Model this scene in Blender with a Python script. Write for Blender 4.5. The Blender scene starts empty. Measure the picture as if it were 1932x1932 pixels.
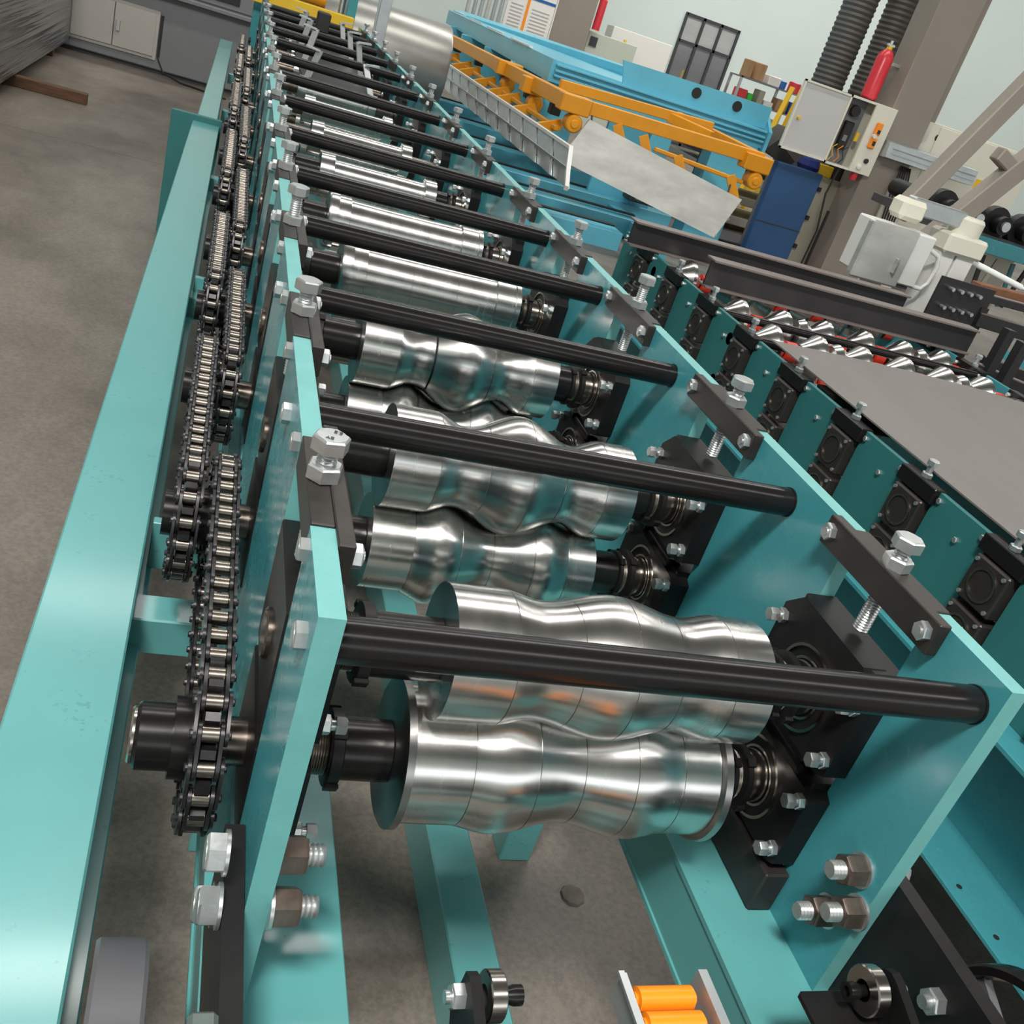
import bpy, bmesh, math, random
from mathutils import Matrix, Vector
random.seed(7)
SC = bpy.context.scene
COL = SC.collection
U = 0.62            # one working unit (inside width between the machine's side plates) in metres
PI = math.pi
FL = -1.55          # floor level in working units

# ------------------------------------------------------------------ camera, world, light, exposure
RC = ((0.931618718924154, -0.21949376809634527, 0.2896705858677849),
      (0.14501897339972802, -0.5063255861932926, -0.8500611143442026),
      (0.33325074629204793, 0.8339405773392289, -0.43987163305093674))   # rows: right, down, forward
cam = bpy.data.cameras.new('camera'); cam.sensor_width = 36; cam.sensor_fit = 'HORIZONTAL'
cam.lens = 36 * 1835.0 / 1932.0; cam.clip_start = 0.02; cam.clip_end = 200
co = bpy.data.objects.new('camera', cam); COL.objects.link(co)
rt, dn, fw = RC
m4 = Matrix(((rt[0], -dn[0], -fw[0], -0.21276 * U), (rt[1], -dn[1], -fw[1], -0.90542 * U),
             (rt[2], -dn[2], -fw[2], 0.64832 * U), (0, 0, 0, 1)))
co.matrix_world = m4; SC.camera = co
SC.view_settings.view_transform = 'Standard'; SC.view_settings.look = 'None'
SC.view_settings.gamma = 1; SC.view_settings.use_curve_mapping = False
SC.view_settings.exposure = 0.0
w = bpy.data.worlds.new('daylight'); SC.world = w; w.use_nodes = True
w.node_tree.nodes['Background'].inputs[0].default_value = (0.80, 0.86, 0.9, 1)
w.node_tree.nodes['Background'].inputs[1].default_value = 0.55

def lamp(name, loc, aim, size, size_y, power, col=(1, .97, .92)):
    l = bpy.data.lights.new(name, 'AREA'); l.shape = 'RECTANGLE'; l.size = size; l.size_y = size_y
    l.energy = power; l.color = col
    o = bpy.data.objects.new(name, l); COL.objects.link(o); o.location = loc
    o.rotation_euler = (Vector(aim) - Vector(loc)).to_track_quat('-Z', 'Y').to_euler()
    return o
lamp('hall_lamp_key', (-1.6, -2.2, 5.2), (0.6, 0.8, -0.2), 1.3, .5, 430)
lamp('hall_lamp_middle', (3.0, 5.5, 7.2), (3.0, 5.5, 0), 9.0, .5, 330)
lamp('hall_lamp_rear', (8.0, 12.5, 7.2), (8.0, 15.5, 1), 12.0, .6, 520)  # fill light added to brighten the back wall, not a known lamp

# ------------------------------------------------------------------ materials
MATS = {}
def mat(name, rgb, metal=0.0, rough=0.5, coat=0.0, var=0.0, vscale=6.0, bump=0.0, bscale=60.0,
        stretch=(1, 1, 1), rvar=0.0, dark=None, emis=0.0, dirt=0.0, dirtcol=(.05, .04, .03)):
    if name in MATS: return MATS[name]
    m = bpy.data.materials.new(name); m.use_nodes = True
    nt = m.node_tree; b = nt.nodes['Principled BSDF']
    b.inputs['Base Color'].default_value = (*rgb, 1); b.inputs['Metallic'].default_value = metal
    b.inputs['Roughness'].default_value = rough; b.inputs['Coat Weight'].default_value = coat
    b.inputs['Coat Roughness'].default_value = 0.12
    if emis:
        b.inputs['Emission Color'].default_value = (*rgb, 1); b.inputs['Emission Strength'].default_value = emis
    if var or bump or rvar or dirt:
        tc = nt.nodes.new('ShaderNodeTexCoord'); mp = nt.nodes.new('ShaderNodeMapping')
        mp.inputs['Scale'].default_value = stretch; nt.links.new(tc.outputs['Object'], mp.inputs[0])
        csock = None
        if var or rvar:
            n = nt.nodes.new('ShaderNodeTexNoise'); n.inputs['Scale'].default_value = vscale
            n.inputs['Detail'].default_value = 6; n.inputs['Roughness'].default_value = .65
            nt.links.new(mp.outputs[0], n.inputs['Vector'])
            if var:
                cr = nt.nodes.new('ShaderNodeValToRGB')
                cr.color_ramp.elements[0].position = .3; cr.color_ramp.elements[1].position = .7
                d = dark or tuple(c * (1 - var) for c in rgb)
                cr.color_ramp.elements[0].color = (*d, 1)
                cr.color_ramp.elements[1].color = (*[min(1, c * (1 + var * .5)) for c in rgb], 1)
                nt.links.new(n.outputs['Fac'], cr.inputs[0]); csock = cr.outputs[0]
            if rvar:
                mr = nt.nodes.new('ShaderNodeMapRange'); mr.inputs[1].default_value = .3; mr.inputs[2].default_value = .7
                mr.inputs[3].default_value = max(.02, rough - rvar); mr.inputs[4].default_value = rough + rvar
                nt.links.new(n.outputs['Fac'], mr.inputs[0]); nt.links.new(mr.outputs[0], b.inputs['Roughness'])
        if dirt:
            n3 = nt.nodes.new('ShaderNodeTexNoise'); n3.inputs['Scale'].default_value = 130
            n3.inputs['Detail'].default_value = 3
            n4 = nt.nodes.new('ShaderNodeTexNoise'); n4.inputs['Scale'].default_value = 9
            mul = nt.nodes.new('ShaderNodeMath'); mul.operation = 'MULTIPLY'
            nt.links.new(tc.outputs['Object'], n3.inputs['Vector']); nt.links.new(tc.outputs['Object'], n4.inputs['Vector'])
            nt.links.new(n3.outputs['Fac'], mul.inputs[0]); nt.links.new(n4.outputs['Fac'], mul.inputs[1])
            gt = nt.nodes.new('ShaderNodeMapRange'); gt.inputs[1].default_value = .39; gt.inputs[2].default_value = .43
            gt.inputs[4].default_value = dirt
            nt.links.new(mul.outputs[0], gt.inputs[0])
            mx = nt.nodes.new('ShaderNodeMixRGB'); nt.links.new(gt.outputs[0], mx.inputs[0])
            if csock: nt.links.new(csock, mx.inputs[1])
            else: mx.inputs[1].default_value = (*rgb, 1)
            mx.inputs[2].default_value = (*dirtcol, 1); csock = mx.outputs[0]
        if csock: nt.links.new(csock, b.inputs['Base Color'])
        if bump:
            n2 = nt.nodes.new('ShaderNodeTexNoise'); n2.inputs['Scale'].default_value = bscale
            n2.inputs['Detail'].default_value = 3
            nt.links.new(mp.outputs[0], n2.inputs['Vector'])
            bp = nt.nodes.new('ShaderNodeBump'); bp.inputs['Strength'].default_value = bump
            bp.inputs['Distance'].default_value = .002
            nt.links.new(n2.outputs['Fac'], bp.inputs['Height']); nt.links.new(bp.outputs[0], b.inputs['Normal'])
    MATS[name] = m
    return m
TEAL = mat('teal_paint', (.115, .375, .375), rough=.30, coat=.55, var=.05, vscale=9, bump=.06, bscale=70, rvar=.03, dirt=.25, dirtcol=(.03, .10, .10))
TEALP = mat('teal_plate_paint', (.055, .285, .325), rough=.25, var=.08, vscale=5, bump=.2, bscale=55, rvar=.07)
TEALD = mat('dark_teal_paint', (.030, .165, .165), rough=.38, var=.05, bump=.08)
CYAN = mat('cyan_paint', (.13, .50, .66), rough=.33, var=.06, bump=.05)
ORANGE = mat('orange_paint', (.78, .32, .012), rough=.4, var=.08)
ORPL = mat('orange_plastic', (.95, .28, .01), rough=.35)
BLACKP = mat('black_rod_paint', (.010, .009, .009), rough=.22)
BLACKP.node_tree.nodes['Principled BSDF'].inputs['Specular IOR Level'].default_value = .32
BLACKO = mat('black_oxide_steel', (.012, .0115, .0115), metal=.1, rough=.42, var=.4, vscale=18, bump=.08, bscale=120)
BLACKO.node_tree.nodes['Principled BSDF'].inputs['Specular IOR Level'].default_value = .3
BLACKS = mat('black_sleeve_steel', (.03, .029, .028), metal=.75, rough=.25, bump=.05)
BARST = mat('dark_bar_steel', (.040, .034, .031), metal=.35, rough=.42, var=.25, vscale=25, bump=.08, bscale=200)
SHAFT = mat('oiled_shaft_steel', (.20, .165, .14), metal=.95, rough=.27, var=.35, vscale=16, rvar=.06)
THREADM = mat('bright_thread_steel', (.42, .38, .33), metal=1, rough=.3)
ROLL = mat('turned_roll_steel', (.70, .69, .67), metal=1, rough=.26, var=.10, vscale=5, stretch=(5, 1, 1), rvar=.03)
def turned(m, an):
    nt = m.node_tree; b = nt.nodes['Principled BSDF']; t = nt.nodes.new('ShaderNodeTangent'); t.direction_type = 'RADIAL'; t.axis = 'X'
    nt.links.new(t.outputs[0], b.inputs['Tangent']); b.inputs['Anisotropic'].default_value = an; b.inputs['Anisotropic Rotation'].default_value = .25
turned(ROLL, .65)
ROLLS = mat('roll_side_steel', (.38, .37, .36), metal=1, rough=.3, var=.2)
RACE = mat('ground_bearing_steel', (.50, .46, .42), metal=1, rough=.2)
ZINC = mat('zinc_plated_steel', (.62, .64, .64), metal=.85, rough=.34, var=.15, vscale=45, bump=.1, bscale=150)
NUTB = mat('bronze_toned_nut', (.24, .19, .16), metal=.85, rough=.36, var=.35, vscale=40)
CHAINP = mat('oiled_chain_plate', (.075, .072, .075), metal=.85, rough=.3, var=.3, vscale=60)
CHAINR = mat('chain_roller_steel', (.33, .29, .25), metal=1, rough=.27, var=.3, vscale=60)
GALV = mat('galvanised_sheet', (.50, .53, .54), metal=.7, rough=.38, var=.14, vscale=9)
SHEET = mat('brushed_sheet', (.62, .62, .58), metal=.55, rough=.38, var=.22, vscale=3, stretch=(1, 1, 3))
BELT = mat('grey_coated_sheet', (.17, .155, .145), rough=.5, var=.10, vscale=2.5, stretch=(3, 1, 1))
GREYC = mat('grey_cabinet_paint', (.20, .205, .215), rough=.5, var=.05)
BEIGE = mat('beige_door_paint', (.46, .44, .40), rough=.45)
CREAM = mat('cream_enamel', (.74, .71, .60), rough=.4)
WHITEP = mat('white_enamel', (.72, .72, .69), rough=.4)
DGREY = mat('dark_grey_paint', (.045, .045, .05), rough=.5)
BEAMK = mat('black_beam_paint', (.018, .016, .017), rough=.45, var=.2, vscale=4)
BEAME = mat('worn_beam_edge', (.16, .13, .12), rough=.4)
COLM = mat('taupe_column_paint', (.27, .232, .198), rough=.5, var=.08, vscale=2, bump=.1)
RED = mat('red_enamel', (.62, .03, .045), rough=.3)
REDP = mat('red_paint', (.62, .04, .02), rough=.4)
BLUE = mat('blue_paint', (.03, .10, .25), rough=.42, var=.15, vscale=3)
BBLUE = mat('bright_blue_paint', (.015, .10, .36), rough=.4)
KHAKI = mat('khaki_paint', (.36, .34, .27), rough=.5, var=.06)
YEL = mat('yellow_paint', (.80, .50, .02), rough=.45)
GREEN = mat('green_plastic', (.05, .50, .06), rough=.4)
CARD = mat('cardboard', (.40, .24, .12), rough=.8, var=.1)
WOOD = mat('rough_timber', (.13, .065, .035), rough=.8, var=.45, vscale=8, stretch=(1, 8, 8), bump=.3)
RUBB = mat('black_rubber', (.018, .017, .016), rough=.6)
HOSE = mat('duct_hose', (.085, .078, .07), rough=.55)
PAPER = mat('paper', (.78, .76, .72), rough=.6)
CLOTHB = mat('navy_cloth', (.02, .035, .20), rough=.8)
WRAP = mat('stretch_wrap', (.22, .22, .22), metal=.5, rough=.22, var=.5, vscale=2.2, stretch=(1, .10, 5), bump=.8, bscale=2.4, rvar=.08)  # light and dark colour streaks stand in for bright reflections on the film
for n_ in WRAP.node_tree.nodes:
    if n_.type == 'BUMP': n_.inputs['Distance'].default_value = .06
    if n_.type == 'MAPPING': n_.inputs['Rotation'].default_value = (.22, 0, 0)
HWHEEL = mat('wheel_grey_paint', (.10, .10, .11), rough=.38, bump=.06, bscale=200)
CASTG = mat('cast_green_grey', (.10, .13, .12), rough=.35, bump=.5, bscale=90)
RUST = mat('rusty_steel', (.20, .085, .04), rough=.7, var=.5)
CEILM = mat('ceiling_panel', (.26, .265, .26), rough=.7)
STRIPGLOW = mat('skylight_panel', (1, .98, .95), emis=7.5)  # glow of the unseen roof strips added for streak reflections
BANDGLOW = mat('daylit_window', (.93, .97, 1), emis=1.5)  # glow of the unseen band added in the front wall
TUBE = mat('tube_light', (.95, 1, .97), rough=.25)
LENS = mat('clear_glass', (.25, .27, .28), rough=.08, metal=.2)

def wall_mat():
    return mat('mint_wall_plaster', (.66, .745, .715), rough=.75, var=.06, vscale=.35, bump=.05)
def floor_mat():
    m = bpy.data.materials.new('stained_concrete'); m.use_nodes = True; nt = m.node_tree
    b = nt.nodes['Principled BSDF']; tc = nt.nodes.new('ShaderNodeTexCoord')
    def noise(s, det=8, st=(1, 1, 1)):
        mp = nt.nodes.new('ShaderNodeMapping'); mp.inputs['Scale'].default_value = st
        n = nt.nodes.new('ShaderNodeTexNoise'); n.inputs['Scale'].default_value = s; n.inputs['Detail'].default_value = det
        n.inputs['Roughness'].default_value = .65
        nt.links.new(tc.outputs['Object'], mp.inputs[0]); nt.links.new(mp.outputs[0], n.inputs['Vector']); return n
    cr = nt.nodes.new('ShaderNodeValToRGB'); e = cr.color_ramp.elements
    e[0].position = .36; e[0].color = (.115, .096, .078, 1); e[1].position = .66; e[1].color = (.255, .222, .188, 1)
    nt.links.new(noise(1.4, 10, (1, .55, 1)).outputs['Fac'], cr.inputs[0])
    cr2 = nt.nodes.new('ShaderNodeValToRGB'); f = cr2.color_ramp.elements
    f[0].position = .35; f[0].color = (.74, .74, .74, 1); f[1].position = .62; f[1].color = (1.05, 1.05, 1.05, 1)
    nt.links.new(noise(90, 4).outputs['Fac'], cr2.inputs[0])
    mx = nt.nodes.new('ShaderNodeMixRGB'); mx.blend_type = 'MULTIPLY'; mx.inputs[0].default_value = 1
    nt.links.new(cr.outputs[0], mx.inputs[1]); nt.links.new(cr2.outputs[0], mx.inputs[2])
    nt.links.new(mx.outputs[0], b.inputs['Base Color'])
    mr = nt.nodes.new('ShaderNodeMapRange'); mr.inputs[3].default_value = .28; mr.inputs[4].default_value = .62
    nt.links.new(noise(3.1, 6).outputs['Fac'], mr.inputs[0]); nt.links.new(mr.outputs[0], b.inputs['Roughness'])
    bp = nt.nodes.new('ShaderNodeBump'); bp.inputs['Strength'].default_value = .12; bp.inputs['Distance'].default_value = .003
    nt.links.new(noise(60, 5).outputs['Fac'], bp.inputs['Height']); nt.links.new(bp.outputs[0], b.inputs['Normal'])
    return m

# ------------------------------------------------------------------ mesh helpers (working units)
AX = {'X': Matrix(((0, 0, 1, 0), (1, 0, 0, 0), (0, 1, 0, 0), (0, 0, 0, 1))),     # local z -> world x, local x -> y, local y -> z
      'Y': Matrix(((0, 1, 0, 0), (0, 0, 1, 0), (1, 0, 0, 0), (0, 0, 0, 1))),
      'Z': Matrix.Identity(4)}
class M:
    def __init__(s): s.bm = bmesh.new(); s.slots = []
    def _fin(s, vs, T):
        if T is not None: bmesh.ops.transform(s.bm, matrix=T, verts=vs)
        return s
    def box(s, x0, x1, y0, y1, z0, z1, bev=0.0, T=None):
        r = bmesh.ops.create_cube(s.bm, size=1)['verts']
        bmesh.ops.transform(s.bm, matrix=Matrix.Translation(((x0 + x1) / 2, (y0 + y1) / 2, (z0 + z1) / 2)) @
                            Matrix.Diagonal((abs(x1 - x0), abs(y1 - y0), abs(z1 - z0), 1)), verts=r)
        if bev:
            es = list({e for v in r for e in v.link_edges})
            o = bmesh.ops.bevel(s.bm, geom=es, offset=bev, segments=1, affect='EDGES', profile=.5)
            r = list({v for f in o['faces'] for v in f.verts} | {v for v in r if v.is_valid})
        return s._fin(r, T)
    def lathe(s, prof, axis='X', c=(0, 0, 0), n=32, T=None, ph=0.0):
        """prof: list of (position along axis, radius)"""
        A = Matrix.Translation(c) @ AX[axis]
        rings = []; allv = []
        for a, r in prof:
            if r < 1e-6: vs = [s.bm.verts.new(A @ Vector((0, 0, a)))]
            else: vs = [s.bm.verts.new(A @ Vector((r * math.cos(ph + 2 * PI * i / n), r * math.sin(ph + 2 * PI * i / n), a))) for i in range(n)]
            rings.append(vs); allv += vs
        for p, q in zip(rings, rings[1:]):
            if len(p) == 1 and len(q) == 1: continue
            for i in range(n):
                j = (i + 1) % n
                if len(p) == 1: s.bm.faces.new((p[0], q[i], q[j]))
                elif len(q) == 1: s.bm.faces.new((p[i], q[0], p[j]))
                else: s.bm.faces.new((p[i], q[i], q[j], p[j]))
        return s._fin(allv, T)
    def cyl(s, axis, a0, a1, r, c=(0, 0, 0), n=24, ch=0.0, T=None, ph=0.0):
        if ch: return s.lathe([(a0, 0), (a0, r - ch), (a0 + ch, r), (a1 - ch, r), (a1, r - ch), (a1, 0)], axis, c, n, T, ph)
        return s.lathe([(a0, 0), (a0, r), (a1, r), (a1, 0)], axis, c, n, T, ph)
    def hexa(s, axis, a0, a1, r, c=(0, 0, 0), top=True, ph=0.0, T=None):
        """hexagonal head; r is the across-corner radius; rounded on the a1 side"""
        sg = 1 if a1 > a0 else -1; h = abs(a1 - a0)
        s.lathe([(a0, 0), (a0, r), (a1 - sg * h * .12, r), (a1, r * .90), (a1, 0)], axis, c, 6, T, ph)
        s.lathe([(a1 - sg * h * .2, 0), (a1 - sg * h * .2, r * .80), (a1 + sg * h * .03, r * .78), (a1 + sg * h * .03, 0)], axis, c, 20, T)
        return s
    def thread(s, axis, a0, a1, r, c=(0, 0, 0), pitch=.005, n=18, T=None, depth=.0016):
        k = max(2, int(abs(a1 - a0) / pitch)); st = (a1 - a0) / k; p = [(a0, 0), (a0, r - depth)]
        for i in range(k): p += [(a0 + st * (i + .5), r), (a0 + st * (i + 1), r - depth)]
        p += [(a1, 0)]
        return s.lathe(p, axis, c, n, T)
    def prism(s, poly, axis, a0, a1, T=None):
        """poly in the plane normal to axis: X->(y,z), Y->(x,z), Z->(x,y)"""
        def P(u, v, a): return {'X': (a, u, v), 'Y': (u, a, v), 'Z': (u, v, a)}[axis]
        A = [s.bm.verts.new(P(u, v, a0)) for u, v in poly]; B = [s.bm.verts.new(P(u, v, a1)) for u, v in poly]
        n = len(poly); s.bm.faces.new(A); s.bm.faces.new(B[::-1])
        for i in range(n): s.bm.faces.new((A[i], A[(i + 1) % n], B[(i + 1) % n], B[i]))
        return s._fin(A + B, T)
    def quad(s, pts):
        s.bm.faces.new([s.bm.verts.new(p) for p in pts]); return s
    def tube(s, pts, r, n=10, rf=None):
        pts = [Vector(p) for p in pts]; rings = []
        up = Vector((0, 0, 1)); prev = None
        for i, p in enumerate(pts):
            d = (pts[min(i + 1, len(pts) - 1)] - pts[max(i - 1, 0)]).normalized()
            a = prev if prev is not None else (up if abs(d.dot(up)) < .9 else Vector((1, 0, 0)))
            x = (a - d * a.dot(d)).normalized(); y = d.cross(x); prev = x
            rr = rf(i) if rf else r
            rings.append([s.bm.verts.new(p + (x * math.cos(2 * PI * k / n) + y * math.sin(2 * PI * k / n)) * rr) for k in range(n)])
        for p, q in zip(rings, rings[1:]):
            for i in range(n): s.bm.faces.new((p[i], p[(i + 1) % n], q[(i + 1) % n], q[i]))
        s.bm.faces.new(rings[0][::-1]); s.bm.faces.new(rings[-1]); return s
    def bar(s, p, q, wx, wz, bev=0):
        """box beam from p to q, width wx sideways, wz upwards"""
        p = Vector(p); q = Vector(q); d = q - p; L = d.length; T = Matrix.Translation(p) @ d.to_track_quat('Y', 'Z').to_matrix().to_4x4()
        return s.box(-wx / 2, wx / 2, 0, L, -wz / 2, wz / 2, bev, T)
    def mesh(s, name, m, angle=35):
        bmesh.ops.recalc_face_normals(s.bm, faces=s.bm.faces)
        me = bpy.data.meshes.new(name); s.bm.to_mesh(me); s.bm.free(); me.materials.append(m)
        me.shade_smooth(); me.set_sharp_from_angle(angle=math.radians(angle)); return me

WP = {}
def wpos(o): return WP.get(o.name, Vector((0, 0, 0))) if o else Vector((0, 0, 0))
def ob(name, m, material, parent=None, at=(0, 0, 0)):
    me = m if isinstance(m, bpy.types.Mesh) else m.mesh(name, material)
    o = bpy.data.objects.new(name, me); COL.objects.link(o); WP[o.name] = Vector(at)
    o.location = Vector(at) - wpos(parent)
    if parent: o.parent = parent
    return o
def empty(name, at=(0, 0, 0), parent=None):
    o = bpy.data.objects.new(name, None); COL.objects.link(o); o.empty_display_size = .1
    WP[o.name] = Vector(at); o.location = Vector(at) - wpos(parent)
    if parent: o.parent = parent
    return o
def tag(o, label=None, cat=None, group=None, kind=None):
    if label: o['label'] = label
    if cat: o['category'] = cat
    if group: o['group'] = group
    if kind: o['kind'] = kind
    return o
def thing(name, label, cat, at=(0, 0, 0), group=None):
    return tag(empty(name, at), label, cat, group)
def single(name, m, material, label, cat, at=(0, 0, 0), group=None):
    return tag(ob(name, m, material, None, at), label, cat, group)
def B(*a, bev=0): return M().box(*a, bev=bev)
def copy_part(src, parent, at):
    """copy src (object with world pos known) and its children under parent at a new world position"""
    c = src.copy(); COL.objects.link(c); WP[c.name] = Vector(at); c.parent = parent; c.location = Vector(at) - wpos(parent)
    for ch in src.children:
        d = ch.copy(); COL.objects.link(d); d.parent = c
    return c

# ------------------------------------------------------------------ the room
def struct(name, m, material): return tag(ob(name, m, material), kind='structure')
mw = M(); mw.box(-14, 45, -16, 9.10, FL - .2, FL); mw.box(-14, 45, 9.108, 30, FL - .2, FL); mw.box(-14, 45, 9.0, 9.2, FL - .25, FL - .01)
struct('floor', mw, floor_mat())
WALL = wall_mat()
WDX0, WDX1, WDT = 12.30, 14.12, 2.10
mw = M(); mw.box(-14, WDX0, 30, 30.4, FL, 13); mw.box(WDX1, 45, 30, 30.4, FL, 13); mw.box(WDX0, WDX1, 30, 30.4, WDT, 13)
struct('wall_back', mw, WALL)
struct('wall_left', B(-14.4, -14, -16, 30.4, FL, 13), WALL)
struct('wall_right', B(45, 45.4, -16, 30.4, FL, 13), WALL)
mw = M(); mw.box(-14.4, 45.4, -16.4, -16, FL, 1.2); mw.box(-14.4, 45.4, -16.4, -16, 5.2, 13)
struct('wall_front', mw, WALL)
struct('window_1', B(-14.4, 45.4, -16.3, -16.2, 1.2, 5.2), BANDGLOW)  # unseen glowing band, added for highlights on the rods and front fill
mc = M(); STRIP_Y = [-7.0, 20.0]
edges = [-16.4] + [v for y in STRIP_Y for v in (y - .9, y + .9)] + [30.4]
for a, b in zip(edges[::2], edges[1::2]): mc.box(-14.4, 45.4, a, b, 13, 13.2)
struct('ceiling', mc, CEILM)
for i, y in enumerate(STRIP_Y):
    struct('skylight_%d' % (i + 1), B(-14.4, 45.4, y - .9, y + .9, 13.08, 13.16), STRIPGLOW)  # glowing strips added out of view to put streaks on rolls and rods
# glazed door in the back wall
d = tag(empty('door_1', (WDX0, 30, FL)), kind='structure')
mf = M(); W_ = WDX1 - WDX0; H_ = WDT - FL
xs = [0, W_ / 3, 2 * W_ / 3, W_]
for x in xs: mf.box(x - .04, x + .04, -.06, .1, 0, H_)
for z in (.04, H_ - .78, H_ - .04, H_ - 2.3): mf.box(0, W_, -.06, .1, z - .04, z + .04)
ob('door_frame', mf, DGREY, d, (WDX0, 30, FL))
PANE = mat('grey_glass', (.16, .165, .17), rough=.12, var=.25, vscale=.8, stretch=(.3, 1, 2.5))
PANEL_ = mat('dusty_glass', (.42, .43, .42), rough=.25, var=.25, vscale=.9, stretch=(.3, 1, 2.5))  # pale tone paints a reflection into the top row of panes
for i in range(3):
    for k, (z0, z1) in enumerate(((.08, H_ - 2.34), (H_ - 2.26, H_ - .82), (H_ - .74, H_ - .08))):
        ob('pane', B(xs[i] + .04, xs[i + 1] - .04, .0, .03, z0, z1), (PANE, PANE, PANEL_)[k], d, (WDX0, 30, FL))

# ------------------------------------------------------------------ the big roll-forming machine
RF = thing('roll_forming_machine', 'long turquoise roll forming machine with polished wavy rolls and black tie rods', 'machine', (.5, 5, FL))
KY = [.33, 1.025, 1.72, 2.395, 3.085, 3.985, 4.885, 5.835, 6.785, 7.735, 8.585, 9.435, 10.285]
RODY = [.045, .675, 1.355, 2.02, 2.70, 3.50, 4.40, 5.33, 6.28, 7.25, 8.15, 9.0, 9.9, 10.75]
ZL, ZU = -.500, -.276
PT = .033; YEND = 11.0
def comb(sg):
    p = [(0, 0)]
    for y in KY: p += [(y - .13, 0), (y - .13, -.655), (y + .13, -.655), (y + .13, 0)]
    p += [(YEND, 0), (YEND, -.70), (0, -.70)]
    return p
EDGE = mat('pale_teal_cut_edge', (.15, .42, .41), rough=.4, var=.1, vscale=20, bump=.15, bscale=120, stretch=(1, 1, 1))
def plate(x0, x1, lab):
    o = ob('side_plate', M().prism(comb(1), 'X', x0, x1), TEALP, RF); o['label'] = lab
    o.data.materials.append(EDGE)
    for f in o.data.polygons:
        if abs(f.normal.x) < .5: f.material_index = 1
    return o
plL = plate(-PT, 0, 'left turquoise side plate'); plR = plate(1.0, 1.0 + PT, 'right turquoise side plate')

def wave_profile(A, lower, fl, r0, x0, x1, n=44, step=.0):
    """wavy forming roll: returns (x, r) pairs"""
    out = []
    for i in range(n + 1):
        x = x0 + (x1 - x0) * i / n; t = (x - x0) / (x1 - x0)
        f = 0
        if .18 < t < .87:
            u = (t - .18) / .69
            f = math.sin(u * 3 * PI) * min(1, 4 * u * (1 - u) + .55)     # hump, valley, hump
        out.append((x, r0 + (A * f if lower else -A * f)))
    return out
def seams(prof, xs):
    """cut fine grooves where the ring segments of the roll meet"""
    out = []
    for (a, b) in zip(prof, prof[1:]):
        out.append(a)
        for s, wd, dp in xs:
            if a[0] <= s < b[0]:
                r = a[1] + (b[1] - a[1]) * (s - a[0]) / (b[0] - a[0])
                out += [(s - wd, r), (s - wd * .7, r - dp), (s + wd * .7, r - dp), (s + wd, r)]
    out.append(prof[-1])
    return sorted(out, key=lambda q: q[0])
def roll_prof(kind, lower):
    if kind in (0, 1, 2):
        A = (.012, .023, .027)[kind]
        if kind == 0:
            if lower: x0, x1, r0 = .225, .800, .118
            else: x0, x1, r0 = .235, .812, .113
        else:
            x0, x1, r0 = (.225, .775, .110) if lower else (.225, .80, .116)
        p = wave_profile(A, lower, 0, r0, x0, x1)
        L = x1 - x0
        p = seams(p, [(x0 + L * t, .0008, .0025) for t in (.18, .38, .54, .70, .87)] if kind != 2 else
                  [(x0 + L * .18, .0008, .0025), (x0 + L * .36, .003, .02), (x0 + L * .66, .0008, .0025), (x0 + L * .87, .0008, .0025)])
        return [(x0, 0)] + p + [(x1, 0)]
    if kind in (3, 4):
        if lower: return [(.24, 0), (.24, .10), (.84, .10), (.84, 0)]
        return [(.215, 0), (.215, .108), (.222, .112), (.252, .112), (.254, .103), (.30, .103), (.303, .095),
                (.46, .093), (.461, .0915), (.462, .093), (.62, .093), (.621, .0915), (.622, .093), (.76, .095), (.763, .103), (.83, .103), (.834, .106), (.85, .106), (.85, 0)]
    # later passes: narrow collars on a slim body
    if lower: return [(.26, 0), (.26, .08), (.80, .08), (.80, 0)]
    return [(.235, 0), (.235, .09), (.30, .092), (.305, .072), (.74, .072), (.745, .092), (.80, .092), (.80, 0)]

def castle(m, x0, x1, r, c, n=24):
    """slotted round nut"""
    m.lathe([(x0, 0), (x0, r - .003), (x0 + .002, r), (x1 - .002, r), (x1, r - .003), (x1, 0)], 'X', c, n)
    for k in range(4):
        a = k * PI / 2 + .5
        T = Matrix.Translation(c) @ Matrix.Rotation(a, 4, 'X')
        m.box(x0 - .001, x1 + .001, -.009, .009, r - .002, r + .006, .001, T=T)

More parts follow.
